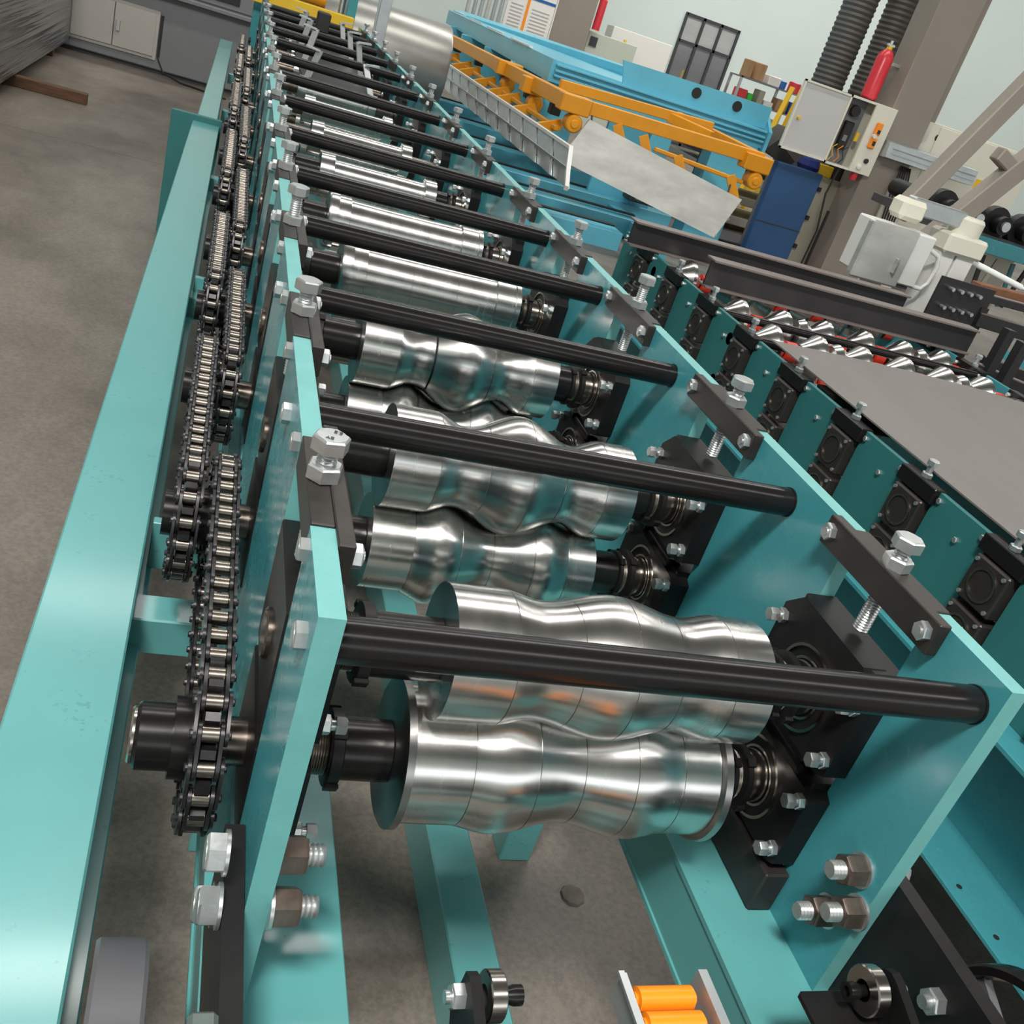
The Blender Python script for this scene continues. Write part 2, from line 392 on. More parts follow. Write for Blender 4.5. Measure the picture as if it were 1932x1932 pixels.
def make_shaft(k, lower):
    y = KY[k]; z = ZL if lower else ZU; c = (0, 0, 0)
    s = M()
    if lower: s.cyl('X', -.205, .985, .040, c, 28, .003)
    else: s.cyl('X', -.045, .985, .040, c, 28, .003)
    sh = ob('roll_shaft', s, SHAFT, RF, (0, y, z))
    kind = min(k, 5)
    rp = roll_prof(kind, lower)
    m = M().lathe(rp, 'X', c, 64)
    ob('forming_roll', m, ROLL, sh, (0, y, z))
    x0, x1 = rp[0][0], rp[-1][0]
    if k == 0 and lower:
        m = M().lathe([(.205, 0), (.205, .122), (.209, .129), (.222, .129), (.225, .118), (.225, 0)], 'X', c, 64)
        fo = ob('roll_flange', m, ROLLS, sh, (0, y, z))
        m = M().lathe([(.801, 0), (.801, .119), (.805, .128), (.818, .130), (.820, .127), (.820, 0)], 'X', c, 64)
        ob('roll_flange', m, ROLLS, sh, (0, y, z)); x0, x1 = .205, .820
    if k >= 6: return sh
    ob('sleeve', M().cyl('X', .115, x0, .053, c, 32, .002), BLACKS, sh, (0, y, z))
    ob('sleeve', M().cyl('X', x1, .866, .054, c, 32, .002), BLACKS, sh, (0, y, z))
    m = M(); castle(m, .098, .120, .066, c); ob('lock_nut', m, BLACKO, sh, (0, y, z))
    m = M(); castle(m, .866, .878, .060, c); castle(m, .892, .907, .066, c); ob('lock_nut', m, BLACKO, sh, (0, y, z))
    ob('thread', M().thread('X', .060, .098, .047, c, .004, 28), THREADM, sh, (0, y, z))
    ob('thread', M().thread('X', .876, .893, .049, c, .004, 28), THREADM, sh, (0, y, z))
    ob('spacer_ring', M().lathe([(.907, .04), (.907, .052), (.950, .052), (.950, .04)], 'X', c, 32), RACE, sh, (0, y, z))
    return sh
# sprocket (16 teeth) shared mesh
PITCH = .0512; NT = 16; SR = PITCH / (2 * math.sin(PI / NT))
def sprocket_mesh():
    m = M(); pts = []
    for i in range(NT):
        for da, r in ((-.5, SR - .014), (-.30, SR - .013), (-.12, SR + .013), (.12, SR + .013), (.30, SR - .013)):
            a = 2 * PI * (i + .5 + da) / NT; pts.append((r * math.cos(a), r * math.sin(a)))
    m.prism(pts, 'X', -.011, .011)
    return m.mesh('sprocket', CHAINP)
SPR = sprocket_mesh()
XA, XB = -.100, -.168
shafts = []
for k in range(len(KY)):
    y = KY[k]
    up = make_shaft(k, False); lo = make_shaft(k, True); up['label'] = 'upper roll shaft'; lo['label'] = 'lower roll shaft with chain drive'
    for x in (XA, XB):
        if k == 0 and x == XB: continue
        ob('sprocket', SPR, None, lo, (x, y, ZL))
    if k == 0:
        ob('hub', M().lathe([(-.205, .03), (-.205, .050), (-.200, .054), (-.150, .054), (-.150, .066), (-.112, .066), (-.112, .04)], 'X', (0, 0, 0), 40), BLACKS, lo, (0, y, ZL))
        ob('shaft_end', M().cyl('X', -.213, -.203, .045, (0, 0, 0), 32, .003), RACE, lo, (0, y, ZL))
    elif k < 8:
        ob('hub', M().lathe([(-.215, 0), (-.215, .05), (-.180, .05), (-.180, .06), (-.158, .06), (-.158, .062), (-.112, .062), (-.112, .04)], 'X', (0, 0, 0), 32), BLACKS, lo, (0, y, ZL))

# roller chains: loops round neighbouring sprockets, alternately on the inner and the outer row
def link_inner():
    m = M()
    for x in (-.0165, .0165):
        pts = []
        for cx, a0 in ((PITCH / 2, -PI / 2), (-PITCH / 2, PI / 2)):
            for i in range(7):
                a = a0 + PI * i / 6; pts.append((cx + .019 * math.cos(a), .019 * math.sin(a)))
        m.prism(pts, 'X', x - .0028, x + .0028)
    return m
def link_outer():
    m = M()
    for x in (-.0235, .0235):
        pts = []
        for cx, a0 in ((PITCH / 2, -PI / 2), (-PITCH / 2, PI / 2)):
            for i in range(7):
                a = a0 + PI * i / 6; pts.append((cx + .0175 * math.cos(a), .0175 * math.sin(a)))
        m.prism(pts, 'X', x - .0026, x + .0026)
    for cy in (-PITCH / 2, PITCH / 2): m.cyl('X', -.031, .031, .0068, (0, cy, 0), 10, .0015)
    return m
def rollers():
    m = M()
    for cy in (-PITCH / 2, PITCH / 2): m.cyl('X', -.0135, .0135, .0135, (0, cy, 0), 16, .001)
    return m
def inner_full():
    a = link_inner().mesh('chain_link', CHAINP); b = rollers().mesh('r', CHAINR)
    bm = bmesh.new(); bm.from_mesh(a); n = len(bm.faces); bm.from_mesh(b)
    bm.faces.ensure_lookup_table()
    for f in bm.faces[n:]: f.material_index = 1
    me = bpy.data.meshes.new('chain_link'); bm.to_mesh(me); bm.free(); me.materials.append(CHAINP); me.materials.append(CHAINR)
    me.shade_smooth(); me.set_sharp_from_angle(angle=math.radians(35)); return me
LIN = inner_full(); LOU = link_outer().mesh('chain_link', CHAINP)
def loop_points(y0, y1):
    L = 2 * (y1 - y0) + 2 * PI * SR; n = int(round(L / PITCH)); n += n % 2
    def P(s):
        s %= L; d = y1 - y0
        if s < d: return (y0 + s, ZL + SR)
        s -= d
        if s < PI * SR: a = PI / 2 - s / SR; return (y1 + SR * math.cos(a), ZL + SR * math.sin(a))
        s -= PI * SR
        if s < d: return (y1 - s, ZL - SR)
        s -= d; a = -PI / 2 - s / SR; return (y0 + SR * math.cos(a), ZL + SR * math.sin(a))
    return [P(i * L / n) for i in range(n)]
for k in range(len(KY) - 1):
    x = XA if k % 2 == 0 else XB; y0, y1 = KY[k], KY[k + 1]; pts = loop_points(y0, y1); n = len(pts)
    if k < 6:
        c = empty('drive_chain', (x, y0, ZL), RF)
        for i in range(n):
            a = pts[i]; b = pts[(i + 1) % n]; mid = ((a[0] + b[0]) / 2, (a[1] + b[1]) / 2)
            o = ob('chain_link', LIN if i % 2 else LOU, None, c, (x, mid[0], mid[1]))
            o.rotation_euler = (math.atan2(b[1] - a[1], b[0] - a[0]), 0, 0)
    else:
        bm = bmesh.new()
        for i in range(n):
            a = pts[i]; b = pts[(i + 1) % n]; T = Matrix.Translation((0, (a[0] + b[0]) / 2 - y0, (a[1] + b[1]) / 2 - ZL)) @ Matrix.Rotation(math.atan2(b[1] - a[1], b[0] - a[0]), 4, 'X')
            t = bmesh.new(); t.from_mesh(LIN if i % 2 else LOU); t.transform(T); me = bpy.data.meshes.new('t'); t.to_mesh(me); t.free()
            nf = len(bm.faces); bm.from_mesh(me); bpy.data.meshes.remove(me)
        me = bpy.data.meshes.new('drive_chain'); bm.to_mesh(me); bm.free(); me.materials.append(CHAINP); me.materials.append(CHAINR)
        ob('drive_chain', me, None, RF, (x, y0, ZL))

# bearing blocks
def block_mesh(side, upper):
    """side=+1 right plate (inner face towards -x), -1 left; local origin at the bore centre on the plate's inner face"""
    m = M(); s = side
    h = .092
    T = Matrix.Scale(-1, 4, (1, 0, 0)) if s < 0 else None
    m.box(-.035, .036, -.127, .127, -h, h + (.040 if upper else .012), .003, T=T)
    poly = [(-.15, -h + .012), (-.128, -h), (.128, -h), (.15, -h + .012), (.15, h), (.105, h + .042), (-.105, h + .042), (-.15, h)] if upper else \
           [(-.15, -h + .012), (-.128, -h), (.128, -h), (.15, -h + .012), (.15, h - .012), (.128, h), (-.128, h), (-.15, h - .012)]
    m.prism(poly, 'X', -.050, -.001, T=T)
    return m
def build_blocks(k):
    y = KY[k]
    for side, x in ((1, 1.0), (-1, 0.0)):
        for upper in (True, False):
            z = ZU if upper else ZL
            b = ob('bearing_block', block_mesh(side, upper), BLACKO, RF, (x, y, z))
            sg = -side
            m = M().lathe([(sg * .050, .084), (sg * .056, .084), (sg * .056, .078), (sg * .050, .078)], 'X', (0, 0, 0), 48)
            m.lathe([(sg * .050, .060), (sg * .054, .060), (sg * .054, .055), (sg * .050, .055)], 'X', (0, 0, 0), 48)
            ob('bearing_ring', m, RACE, b, (x, y, z))
            if k < 9:
                for dy, dz in ((-.135, .068), (.135, .068), (-.135, -.055), (.135, -.055)) if side > 0 else ((-.135, -.055), (.135, .068)):
                    m = M()
                    m.hexa('X', sg * .050, sg * .062, .0155, (0, dy, dz)); m.cyl('X', sg * .062, sg * .070, .0085, (0, dy, dz), 12)
                    m.hexa('X', sg * .070, sg * .086, .0145, (0, dy, dz), ph=.4)
                    ob('hex_bolt', m, ZINC, b, (x, y, z))
            if not upper and k < 6:
                for dy in (-.085, .085):
                    m = M()
                    m.lathe([(.093, .014)] + [(.093 + q * .002, .018 if q % 2 else .013) for q in range(1, 9)] + [(.111, 0)], 'Z', (sg * .024, dy, 0), 16)
                    ob('spring', m, BLACKS, b, (x, y, z))
    # set-screw bar under the lower right block
    if k < 6:
        b = ob('support_bar', B(-.056, -.001, -.160, .165, -.698 - ZL, -.600 - ZL, bev=.004), BARST, RF, (1.0, y, ZL))
        for dy in (-.09, .09):
            ob('set_screw', M().hexa('Z', -.600 - ZL, -.586 - ZL, .019, (-.034, dy, 0)), ZINC, b, (1.0, y, ZL))
for k in range(len(KY)): build_blocks(k)

# clamp bars with adjusting bolts
LIFT = [.012, .016, .045, .03, .03, .035, .03, .03, .03, .03, .03, .03, .03]
def build_clamp(k, side):
    y = KY[k]; x = 1.0 if side > 0 else 0.0; sg = -side; big = k < 9
    m = M()
    xp = (0, PT) if side > 0 else (-PT, 0)
    m.box(xp[0], xp[1], -.1295, .1295, -.052, .004, .0015)                       # between the plate's teeth
    a, b = sorted((0.0, sg * .024)); m.box(a - (0 if sg < 0 else .0), b, -.178, .178, -.054, .006, .002)
    cb = ob('clamp_bar', m, BARST, RF, (x, y, 0))
    xc = .004 if side > 0 else -.010
    L = LIFT[k] + (.0 if side > 0 else .004)
    ob('lock_nut', M().hexa('Z', .006, .028, .0265, (xc, 0, 0), ph=.3), ZINC, cb, (x, y, 0))
    m = M().hexa('Z', .034 + L, .056 + L, .0275, (xc, 0, 0), ph=.15)
    m.thread('Z', -.132, .036 + L, .0150, (xc, 0, 0), .0056, 20, depth=.0024)
    ob('adjusting_bolt', m, ZINC, cb, (x, y, 0))
    if big:
        for dy in (-.155, .155):
            m = M().hexa('X', sg * .024, sg * .038, .0175, (0, dy, -.022), ph=.2)
            m.cyl('X', sg * .038, sg * .041, .0085, (0, dy, -.022), 14)
            m.hexa('X', -sg * PT, -sg * (PT + .013), .0175, (0, dy, -.022), ph=.5); m.cyl('X', -sg * (PT + .002), sg * .026, .008, (0, dy, -.022), 10)
            ob('hex_bolt', m, ZINC, cb, (x, y, 0))
for k in range(len(KY)): build_clamp(k, 1); build_clamp(k, -1)
def text_mesh(body, size, ext=.0004):
    cu = bpy.data.curves.new('t', 'FONT'); cu.body = body; cu.size = size; cu.extrude = ext; cu.align_x = 'CENTER'; cu.align_y = 'CENTER'
    o = bpy.data.objects.new('t', cu); COL.objects.link(o); me = bpy.data.meshes.new_from_object(o.evaluated_get(bpy.context.evaluated_depsgraph_get()))
    bpy.data.objects.remove(o); me.name = 'text'; return me
first = [o for o in RF.children if o.name.startswith('clamp_bar')][1]
for txt, dx, dy in (('BY', -.004, -.010), ('8.8', .009, .010)):
    me = text_mesh(txt, .0105); me.transform(Matrix.Rotation(PI - .25, 4, 'Z')); me.materials.append(DGREY)
    ob('head_marking', me, None, first, (-.010 + dx, KY[0] + dy, .0566 + .001 + LIFT[0] + .004))

# tie rods
for i, y in enumerate(RODY):
    if y > YEND: continue
    r = .0300
    rod = ob('tie_rod', M().lathe([(0, 0), (0, r + .0015), (.004, r + .0015), (.004, r), (.996, r), (.996, r + .0015), (1, r + .0015), (1, 0)], 'X', (0, 0, 0), 96), BLACKP, RF, (0, y, -.062))
    if i < 9:
        ob('hex_bolt', M().hexa('X', -PT, -PT - .016, .019, (0, 0, 0), ph=.25), ZINC, rod, (0, y, -.062))

# lower frame
def ibeam(name, x0, x1, y0, y1, z0, z1, t=.018, lab=None, inset=.012, web=.5):
    m = M(); xm = x0 + (x1 - x0) * web
    m.box(x0, x1, y0, y1, z1 - t, z1, .003); m.box(x0, x1, y0, y1, z0, z0 + t, .003); m.box(xm - .01, xm + .01, y0, y1, z0 + t, z1 - t)
    o = ob(name, m, TEAL, RF)
    if lab: o['label'] = lab
    return o
def channel(x0, x1, openright, y0, y1, z0, z1, lab):
    m = M(); m.box(x0, x1, y0, y1, z1 - .016, z1, .002); m.box(x0, x1, y0, y1, z0, z0 + .014, .002)
    xa = x0 + .004 if openright else x1 - .02
    m.box(xa, xa + .016, y0, y1, z0 + .01, z1 - .01)
    o = ob('frame_beam', m, TEAL, RF); o['label'] = lab; return o
channel(-.065, .154, True, -.9, YEND, -.871, -.70, 'turquoise frame channel under the left side plate')
channel(.845, 1.05, True, -.9, YEND, -.871, -.70, 'turquoise frame channel under the right side plate')
# outer beam on the chain side
m = M(); x0, x1 = -.430, -.244
m.box(x0, x1, -.9, 6.9, -.716, -.70, .004); m.box(x0, -.2215, -.9, 6.9, -.885, -.869, .003); m.box(x0 + .02, x0 + .036, -.9, 6.9, -.87, -.71)
m.box(x1 - .06, x1 - .045, -.9, 6.9, -.87, -.712)
ob('frame_beam', m, TEAL, RF)['label'] = 'wide outer turquoise beam left of the chains'
ob('frame_beam', B(-.405, -.262, 6.93, 12.4, -.80, -.66, bev=.006), TEAL, RF)['label'] = 'raised far end of the outer beam'
ob('bracket', B(-.58, -.23, 6.88, 6.93, -1.55, -.66, bev=.003), TEALD, RF)
for i, y in enumerate((-.7, 1.02, 3.3, 5.6, 8.2, 10.6)):
    ob('cross_member', B(-.25, .86, y, y + .10, -.89, -.79, bev=.004), TEAL, RF)
    for x in (-.38, -.02, .88):
        ob('leg', B(x, x + .1, y, y + .1, FL, -.88, bev=.004), TEAL, RF)
ob('floor_beam', B(.602, .725, -.9, YEND, FL, -1.372, bev=.004), TEAL, RF)
for y in (1.35, 3.4):
    ob('gusset', B(-.235, -.05, y, y + .03, -.87, -.73, bev=.002), TEAL, RF)

# big anchor bolts through the plates, with coupling nuts inside
def big_bolt(x, y, z, side, big=True):
    sg = -side; a = empty('anchor_bolt', (x, y, z), RF)
    m = M().lathe([(0, .0), (0, .031), (sg * .005, .031), (sg * .005, 0)], 'X', (0, 0, 0), 28)
    ob('washer', m, ZINC, a, (x, y, z))
    ob('nut', M().hexa('X', sg * .005, sg * .042, .0285, (0, 0, 0), ph=.3), NUTB, a, (x, y, z))
    ob('thread', M().thread('X', sg * .040, sg * .068, .0165, (0, 0, 0), .0062, 22, depth=.0028), ZINC, a, (x, y, z))
    xo = side * (PT + .031)
    rw = .031 if side < 0 else .021
    ob('washer', M().lathe([(xo, 0), (xo, rw), (xo + side * .005, rw), (xo + side * .005, 0)], 'X', (0, 0, 0), 28), ZINC, a, (x, y, z))
    ob('bolt_head', M().hexa('X', xo + side * .005, xo + side * .030, rw - .003, (0, 0, 0), ph=.1), ZINC, a, (x, y, z))
for x, sd in ((1.0, 1), (0.0, -1)):
    big_bolt(x, .050, -.442, sd); big_bolt(x, .012, -.502, sd); big_bolt(x, .062, -.562, sd)

# ------------------------------------------------------------------ entry guide bolted to the front of the machine
EG = thing('entry_guide', 'black steel entry guide with side bars and ball bearing rollers at the machine front', 'guide', (.5, -.3, -.70))
def gplate(x0, x1, lab):
    o = ob('guide_bar', M().prism([(.145, -.42), (.145, -.695), (-.75, -.695), (-.75, -.42)] if x0 > .5 else [(.145, -.490), (.145, -.695), (-.75, -.695), (-.75, -.490)], 'X', x0, x1), BLACKO, EG); o['label'] = lab; return o
gplate(-PT - .030, -PT - .001, 'left black guide bar'); gplate(1.0 + PT + .001, 1.0 + PT + .030, 'right black guide bar')
ob('hex_nut', M().hexa('X', 1.034, 1.014, .022, (0, -.165, -.487)).cyl('X', 1.02, 1.003, .011, (0, -.165, -.487), 16), ZINC, EG)


def bearing(m_parent, x, y, z, r, wdt, sgn=1):
    ob('ball_bearing', M().lathe([(-wdt / 2, r * .45), (-wdt / 2, r * .94), (-wdt / 2 + .002, r), (wdt / 2 - .002, r), (wdt / 2, r * .94), (wdt / 2, r * .45)], 'X', (0, 0, 0), 32), RACE, m_parent, (x, y, z))
    ob('bearing_seal', M().lathe([(-wdt / 2 + .0015, r * .42), (-wdt / 2 + .0015, r * .84), (wdt / 2 - .0015, r * .84), (wdt / 2 - .0015, r * .42)], 'X', (0, 0, 0), 28), RUBB, m_parent, (x, y, z))
def guide_roller(x, y, z, r, side):
    """upright black plate carrying a ball bearing on a bolt; side=+1 plate lies right of the bearing"""
    g = empty('guide_bracket', (x, y, z), EG)
    px = x + side * .034
    ob('bracket_plate', M().prism([(y + .018, z + .028), (y + .004, z + .036), (y - .012, z + .034), (y - .30, z - .06), (y - .30, z - .09), (y - .02, z - .09), (y + .022, z - .05)], 'X', px - .008, px + .008), BLACKO, g)
    bearing(g, x, y, z, r, .024)
    ob('socket_bolt', M().lathe([(0, 0), (0, .008), (-side * .018 - side * .0, .010), (-side * .030, .014), (-side * .042, .014), (-side * .042, .008), (-side * .034, .008), (-side * .034, 0)], 'X', (0, 0, 0), 24), BLACKS, g, (x - side * 0, y, z))
    ob('hex_nut', M().hexa('X', side * .042, side * .060, .018, (0, 0, 0)).cyl('X', side * .058, side * .068, .009, (0, 0, 0), 14), ZINC, g, (x, y, z))
    ob('foot_plate', B(x - .085, x + .055, y - .34, y + (.035 if side > 0 else -.01), z - .062, z - .046, bev=.004), BLACKO, g)
guide_roller(.298, -.130, -.50, .034, -1)
guide_roller(.905, -.150, -.478, .038, 1)
ob('cross_bar', B(-PT, 1.0 + PT, -.46, -.40, -.62, -.585, bev=.003), BLACKO, EG)
# roller track with orange rollers
TR = thing('roller_track', 'zinc roller track with orange plastic rollers at the bottom edge of the photo', 'conveyor', (.57, -.4, -.70))
for x in (.505, .628):
    ob('rail', M().box(x - .003, x + .003, -.85, -.105, -.545, -.49).box(x - .003, x + (.012 if x > .55 else -.012), -.85, -.105, -.49, -.485), GALV, TR)
for i in range(14):
    y = -.132 - i * .040
    r = ob('track_roller', M().lathe([(.517, 0), (.517, .010), (.521, .010), (.522, .0175), (.611, .0175), (.612, .010), (.617, .010), (.617, 0)], 'X', (0, 0, 0), 24), ORPL, TR, (0, y, -.512))
for y in (-.3, -.7): ob('track_support', B(.50, .632, y, y + .03, -.71, -.545), DGREY, TR)
# hand wheels either side of the guide
def handwheel(x, y, z, r, wdt, label, dx):
    t = thing('handwheel', label, 'handwheel', (x, y, z))
    prof = [(-wdt / 2, r - .018), (-wdt / 2, r - .004), (-wdt / 2 + .005, r), (wdt / 2 - .005, r), (wdt / 2, r - .004), (wdt / 2, r - .018), (0, r - .026), (-wdt / 2, r - .018)]
    ob('rim', M().lathe(prof, 'X', (0, 0, 0), 72), (HWHEEL if dx > 0 else BLACKP), t, (x, y, z))
    for k in range(3):
        T = Matrix.Rotation(2 * PI * k / 3 + .5, 4, 'X')
        ob('spoke', M().prism([(.012, -.018), (r - .02, -.011), (r - .02, .011), (.012, .018)], 'X', -.008, .008, T=T), HWHEEL, t, (x, y, z))
    ob('hub', M().cyl('X', -.03, .03, .035, (0, 0, 0), 28, .003), HWHEEL, t, (x, y, z))
    ob('spindle', M().cyl('X', 0, dx, .014, (0, 0, 0), 20), BLACKS, t, (x, y, z))
    return t
handwheel(-.183, -.205, -.61, .20, .062, 'grey handwheel left of the machine front, seen edge-on', .10)
handwheel(1.235, -.225, -.63, .185, .045, 'black handwheel right of the machine front, seen from its open side', -.10)
BKT = ob('bearing_bracket', B(-PT - .072, -PT - .037, -.32, -.185, -.62, -.43, bev=.006), CASTG, EG)
ob('bearing_bracket', B(1.0 + PT + .037, 1.0 + PT + .10, -.30, -.16, -.66, -.52, bev=.006), CASTG, EG)

# ------------------------------------------------------------------ second machine: tile roll former, parallel to the first
TM = thing('tile_forming_machine', 'dark teal forming machine with red and steel tile rolls and a grey sheet', 'machine', (3.0, 2.3, FL))
X2, X3 = 2.17, 3.86; ZT = -.30; GY = [.67 - .46, .67, 1.135, 1.595, 2.06, 2.525, 2.99, 3.45, 3.91, 4.37]; Y2A, Y2B = -.6, 4.75
ys = [Y2A] + [v for g in GY for v in (g - .085, g + .085)] + [Y2B]
for a, b in zip(ys[::2], ys[1::2]):
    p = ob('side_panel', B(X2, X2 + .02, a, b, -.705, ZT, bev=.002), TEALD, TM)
    for dy, dz in ((a + .12, -.39), (a + .03, -.325), (b - .03, -.325)):
        ob('panel_bolt', M().hexa('X', X2, X2 - .010, .011, (0, 0, 0)), ZINC, p, (0, dy, dz))
for g in GY:
    for z in (-.43, -.60):
        b = ob('bearing_block', B(X2 - .035, X2 + .05, g - .078, g + .078, z - .075, z + .075, bev=.006), BARST, TM)
        m = M().lathe([(-.035, .056), (-.039, .056), (-.039, .048), (-.035, .048)], 'X', (0, 0, 0), 24)
        ob('bearing_ring', m, CHAINR, b, (X2, g, z))
        for dy in (-.062, .062):
            for dz in (-.06, .06):
                ob('cap_screw', M().cyl('X', X2 - .035, X2 - .041, .007, (0, 0, 0), 10), ZINC, b, (0, g + dy, z + dz))
    c = ob('clamp_bar', B(X2 - .025, X2 + .03, g - .10, g + .10, ZT - .05, ZT + .005, bev=.003), BLACKP, TM)
    m = M().hexa('Z', .05, .07, .02, (0, 0, 0)).cyl('Z', .0, .05, .011, (0, 0, 0), 14).hexa('Z', .006, .022, .019, (0, 0, 0)).cyl('Z', -.12, 0, .011, (0, 0, 0), 14)
    tag(ob('adjusting_bolt', m, ZINC, c, (X2 + .005, g, ZT)))
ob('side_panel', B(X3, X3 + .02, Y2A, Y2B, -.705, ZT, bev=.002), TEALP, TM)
for g in GY:
    c = ob('clamp_bar', B(X3 - .03, X3 + .022, g - .12, g + .12, ZT - .05, ZT + .008, bev=.003), BLACKP, TM)
    m = M().hexa('Z', .05, .07, .02, (0, 0, 0)).cyl('Z', .0, .05, .011, (0, 0, 0), 14).hexa('Z', .006, .022, .019, (0, 0, 0))
    ob('adjusting_bolt', m, ZINC, c, (X3 + .005, g, ZT))
    for dy in (-.10, .10): ob('hex_bolt', M().hexa('X', X3 - .03, X3 - .045, .013, (0, 0, 0)), ZINC, c, (0, g + dy, ZT - .02))
def c2(x0, x1, lab, yl=Y2A):
    m = M(); m.box(x0, x1, yl, Y2B, -.722, -.705, .002); m.box(x0, x1, yl, Y2B, -1.165, -1.15, .002); m.box(x1 - .03, x1 - .015, yl, Y2B, -1.15, -.72)
    o = ob('frame_beam', m, TEALP, TM); o['label'] = lab
    for y in (.45, .62, 1.2, 1.9): ob('bolt_hole', M().cyl('Z', -1.1495, -1.1485, .009, (x0 + .045, y, 0), 14), RUBB, o)
c2(2.06, 2.30, 'left frame channel with bolt holes'); c2(3.75, 3.98, 'right frame channel')
for y in (-.4, 1.6, 3.6):
    for x in (2.16, 3.82): ob('leg', B(x, x + .12, y, y + .12, FL, -1.165, bev=.004), TEALP, TM)
    ob('cross_member', B(2.28, 3.76, y, y + .1, -1.1, -1.0), TEALP, TM)
for y in (2.98, 3.36): ob('tie_rod', M().cyl('X', X2 + .02, X3, .022, (0, y, -.325), 16), BLACKP, TM)
def tile_roll(y, z):
    """alternating domed steel rings and red rings"""
    s = ob('roll_shaft', M().cyl('X', X2, X3, .03, (0, 0, 0), 16), BLACKS, TM, (0, y, z))
    x = X2 + .12; i = 0
    while x < X3 - .25:
        ob('steel_ring', M().lathe([(x, .03), (x, .050), (x + .085, .112), (x + .105, .112), (x + .165, .042), (x + .165, .03)], 'X', (0, 0, 0), 36), ROLL, s, (0, y, z))
        ob('red_ring', M().lathe([(x + .180, .03), (x + .180, .052), (x + .240, .052), (x + .240, .03)], 'X', (0, 0, 0), 28), REDP, s, (0, y, z))
        ob('steel_ring', M().lathe([(x + .175, .0), (x + .178, .078), (x + .215, .094), (x + .25, .078), (x + .252, 0)], 'X', (0, 0, 0), 36), ROLL, s, (0, y, z)) if i % 3 == 1 else None
        x += .262; i += 1
    ob('black_ring', M().cyl('X', X3 - .12, X3 - .02, .05, (0, 0, 0), 24), BLACKS, s, (0, y, z))
for y in (3.14, 3.52, 4.2): tile_roll(y, -.385); 
for y in (3.14, 3.52): tile_roll(y, -.60)
bm_ = single('grey_sheet', M().prism([(2.215, -.275), (2.6, -.268), (3.0, -.264), (3.4, -.270), (3.78, -.285), (3.78, -.291), (3.4, -.276), (3.0, -.270), (2.6, -.274), (2.215, -.281)], 'Y', -.5, 2.86), BELT,
             'flat grey metal sheet lying on top of the dark teal machine', 'sheet')
ob('sheet_support', B(2.2, 3.84, .4, .5, -.42, -.292), BLACKP, TM); ob('sheet_support', B(2.2, 3.84, 2.3, 2.4, -.42, -.292), BLACKP, TM)
def xbeam(x0, x1, y, z0, z1, label, dy=.11):
    m = M(); m.box(x0, x1, y, y + dy, z1 - .012, z1); m.box(x0, x1, y, y + dy, z0, z0 + .012); m.box(x0, x1, y + .035, y + .05, z0, z1)
    t = thing('steel_beam', label, 'beam', ((x0 + x1) / 2, y + dy / 2, z0), 'black beams across the dark teal machine')
    ob('web', B(x0, x1, y + .035, y + .05, z0 + .012, z1 - .012), BEAMK, t)
    ob('flange', B(x0, x1, y, y + dy, z1 - .012, z1, bev=.002), BEAME, t); ob('flange', B(x0, x1, y, y + dy, z0, z0 + .012, bev=.002), BEAME, t)
xbeam(2.25, 4.02, 3.70, -.30, -.15, 'black steel beam across the dark teal machine, the nearer of two')
xbeam(2.02, 3.95, 4.30, -.30, -.16, 'black steel beam across the dark teal machine, the farther of two')

# ------------------------------------------------------------------ control console on a white post behind the tile machine
CP = thing('control_console', 'white control box on a white post beyond the black beams', 'console', (4.57, 5.1, FL))
ob('post', M().box(4.56, 4.69, 5.0, 5.16, FL, .10, .004), WHITEP, CP)
ob('post_cover', M().box(4.70, 4.85, 4.99, 5.16, FL, .10, .004), WHITEP, CP)
ob('post_head', M().box(4.54, 4.88, 4.95, 5.20, .08, .22, .02), CREAM, CP)
ob('joint_housing', M().lathe([(0, 0), (0, .10), (.02, .115), (.12, .115), (.14, .10), (.14, 0)], 'Z', (4.72, 5.08, .20), 28), CREAM, CP)
ob('joint_housing', B(4.10, 4.30, 4.97, 5.15, .20, .34, bev=.03), CREAM, CP)
ob('link_bar', B(4.2, 4.65, 5.02, 5.12, .25, .36, bev=.01), GALV, CP)
bx = ob('control_box', M().box(3.90, 4.38, 4.86, 5.12, -.19, .16, .01), WHITEP, CP)
ob('box_door', M().box(3.80, 4.18, 4.78, 4.82, -.21, .17, .012).box(3.82, 4.16, 4.82, 4.87, -.19, .15), SHEET, bx)
ob('door_latch', M().box(4.08, 4.10, 4.75, 4.78, -.12, -.02, .004), ZINC, bx)
hm = M().tube([(4.40, 4.95, .08), (4.50, 4.93, .05), (4.53, 4.93, -.02), (4.52, 4.93, -.14), (4.48, 4.93, -.19), (4.40, 4.95, -.19)], .017, 10)
ob('handle', hm, WHITEP, bx)
ob('box_foot', B(4.1, 4.34, 4.88, 5.1, -.215, -.17), DGREY, bx)
LA = thing('slanted_support', 'two slanted grey-brown square tubes rising to the right behind the white console', 'support', (4.6, 5.45, 0))
ob('square_tube', M().bar((4.46, 5.5, .18), (5.55, 5.5, 2.40), .12, .13, .01), COLM, LA)
ob('square_tube', M().bar((4.74, 5.5, -.02), (6.10, 5.5, 1.98), .12, .15, .01), COLM, LA)
ob('cross_tube', M().bar((5.02, 5.5, .78), (5.24, 5.5, .70), .1, .1, .01), COLM, LA)
for x, z in ((4.5, .1), (4.80, -.02)): ob('foot', B(x - .06, x + .06, 5.44, 5.56, FL, z, bev=.005), COLM, LA)

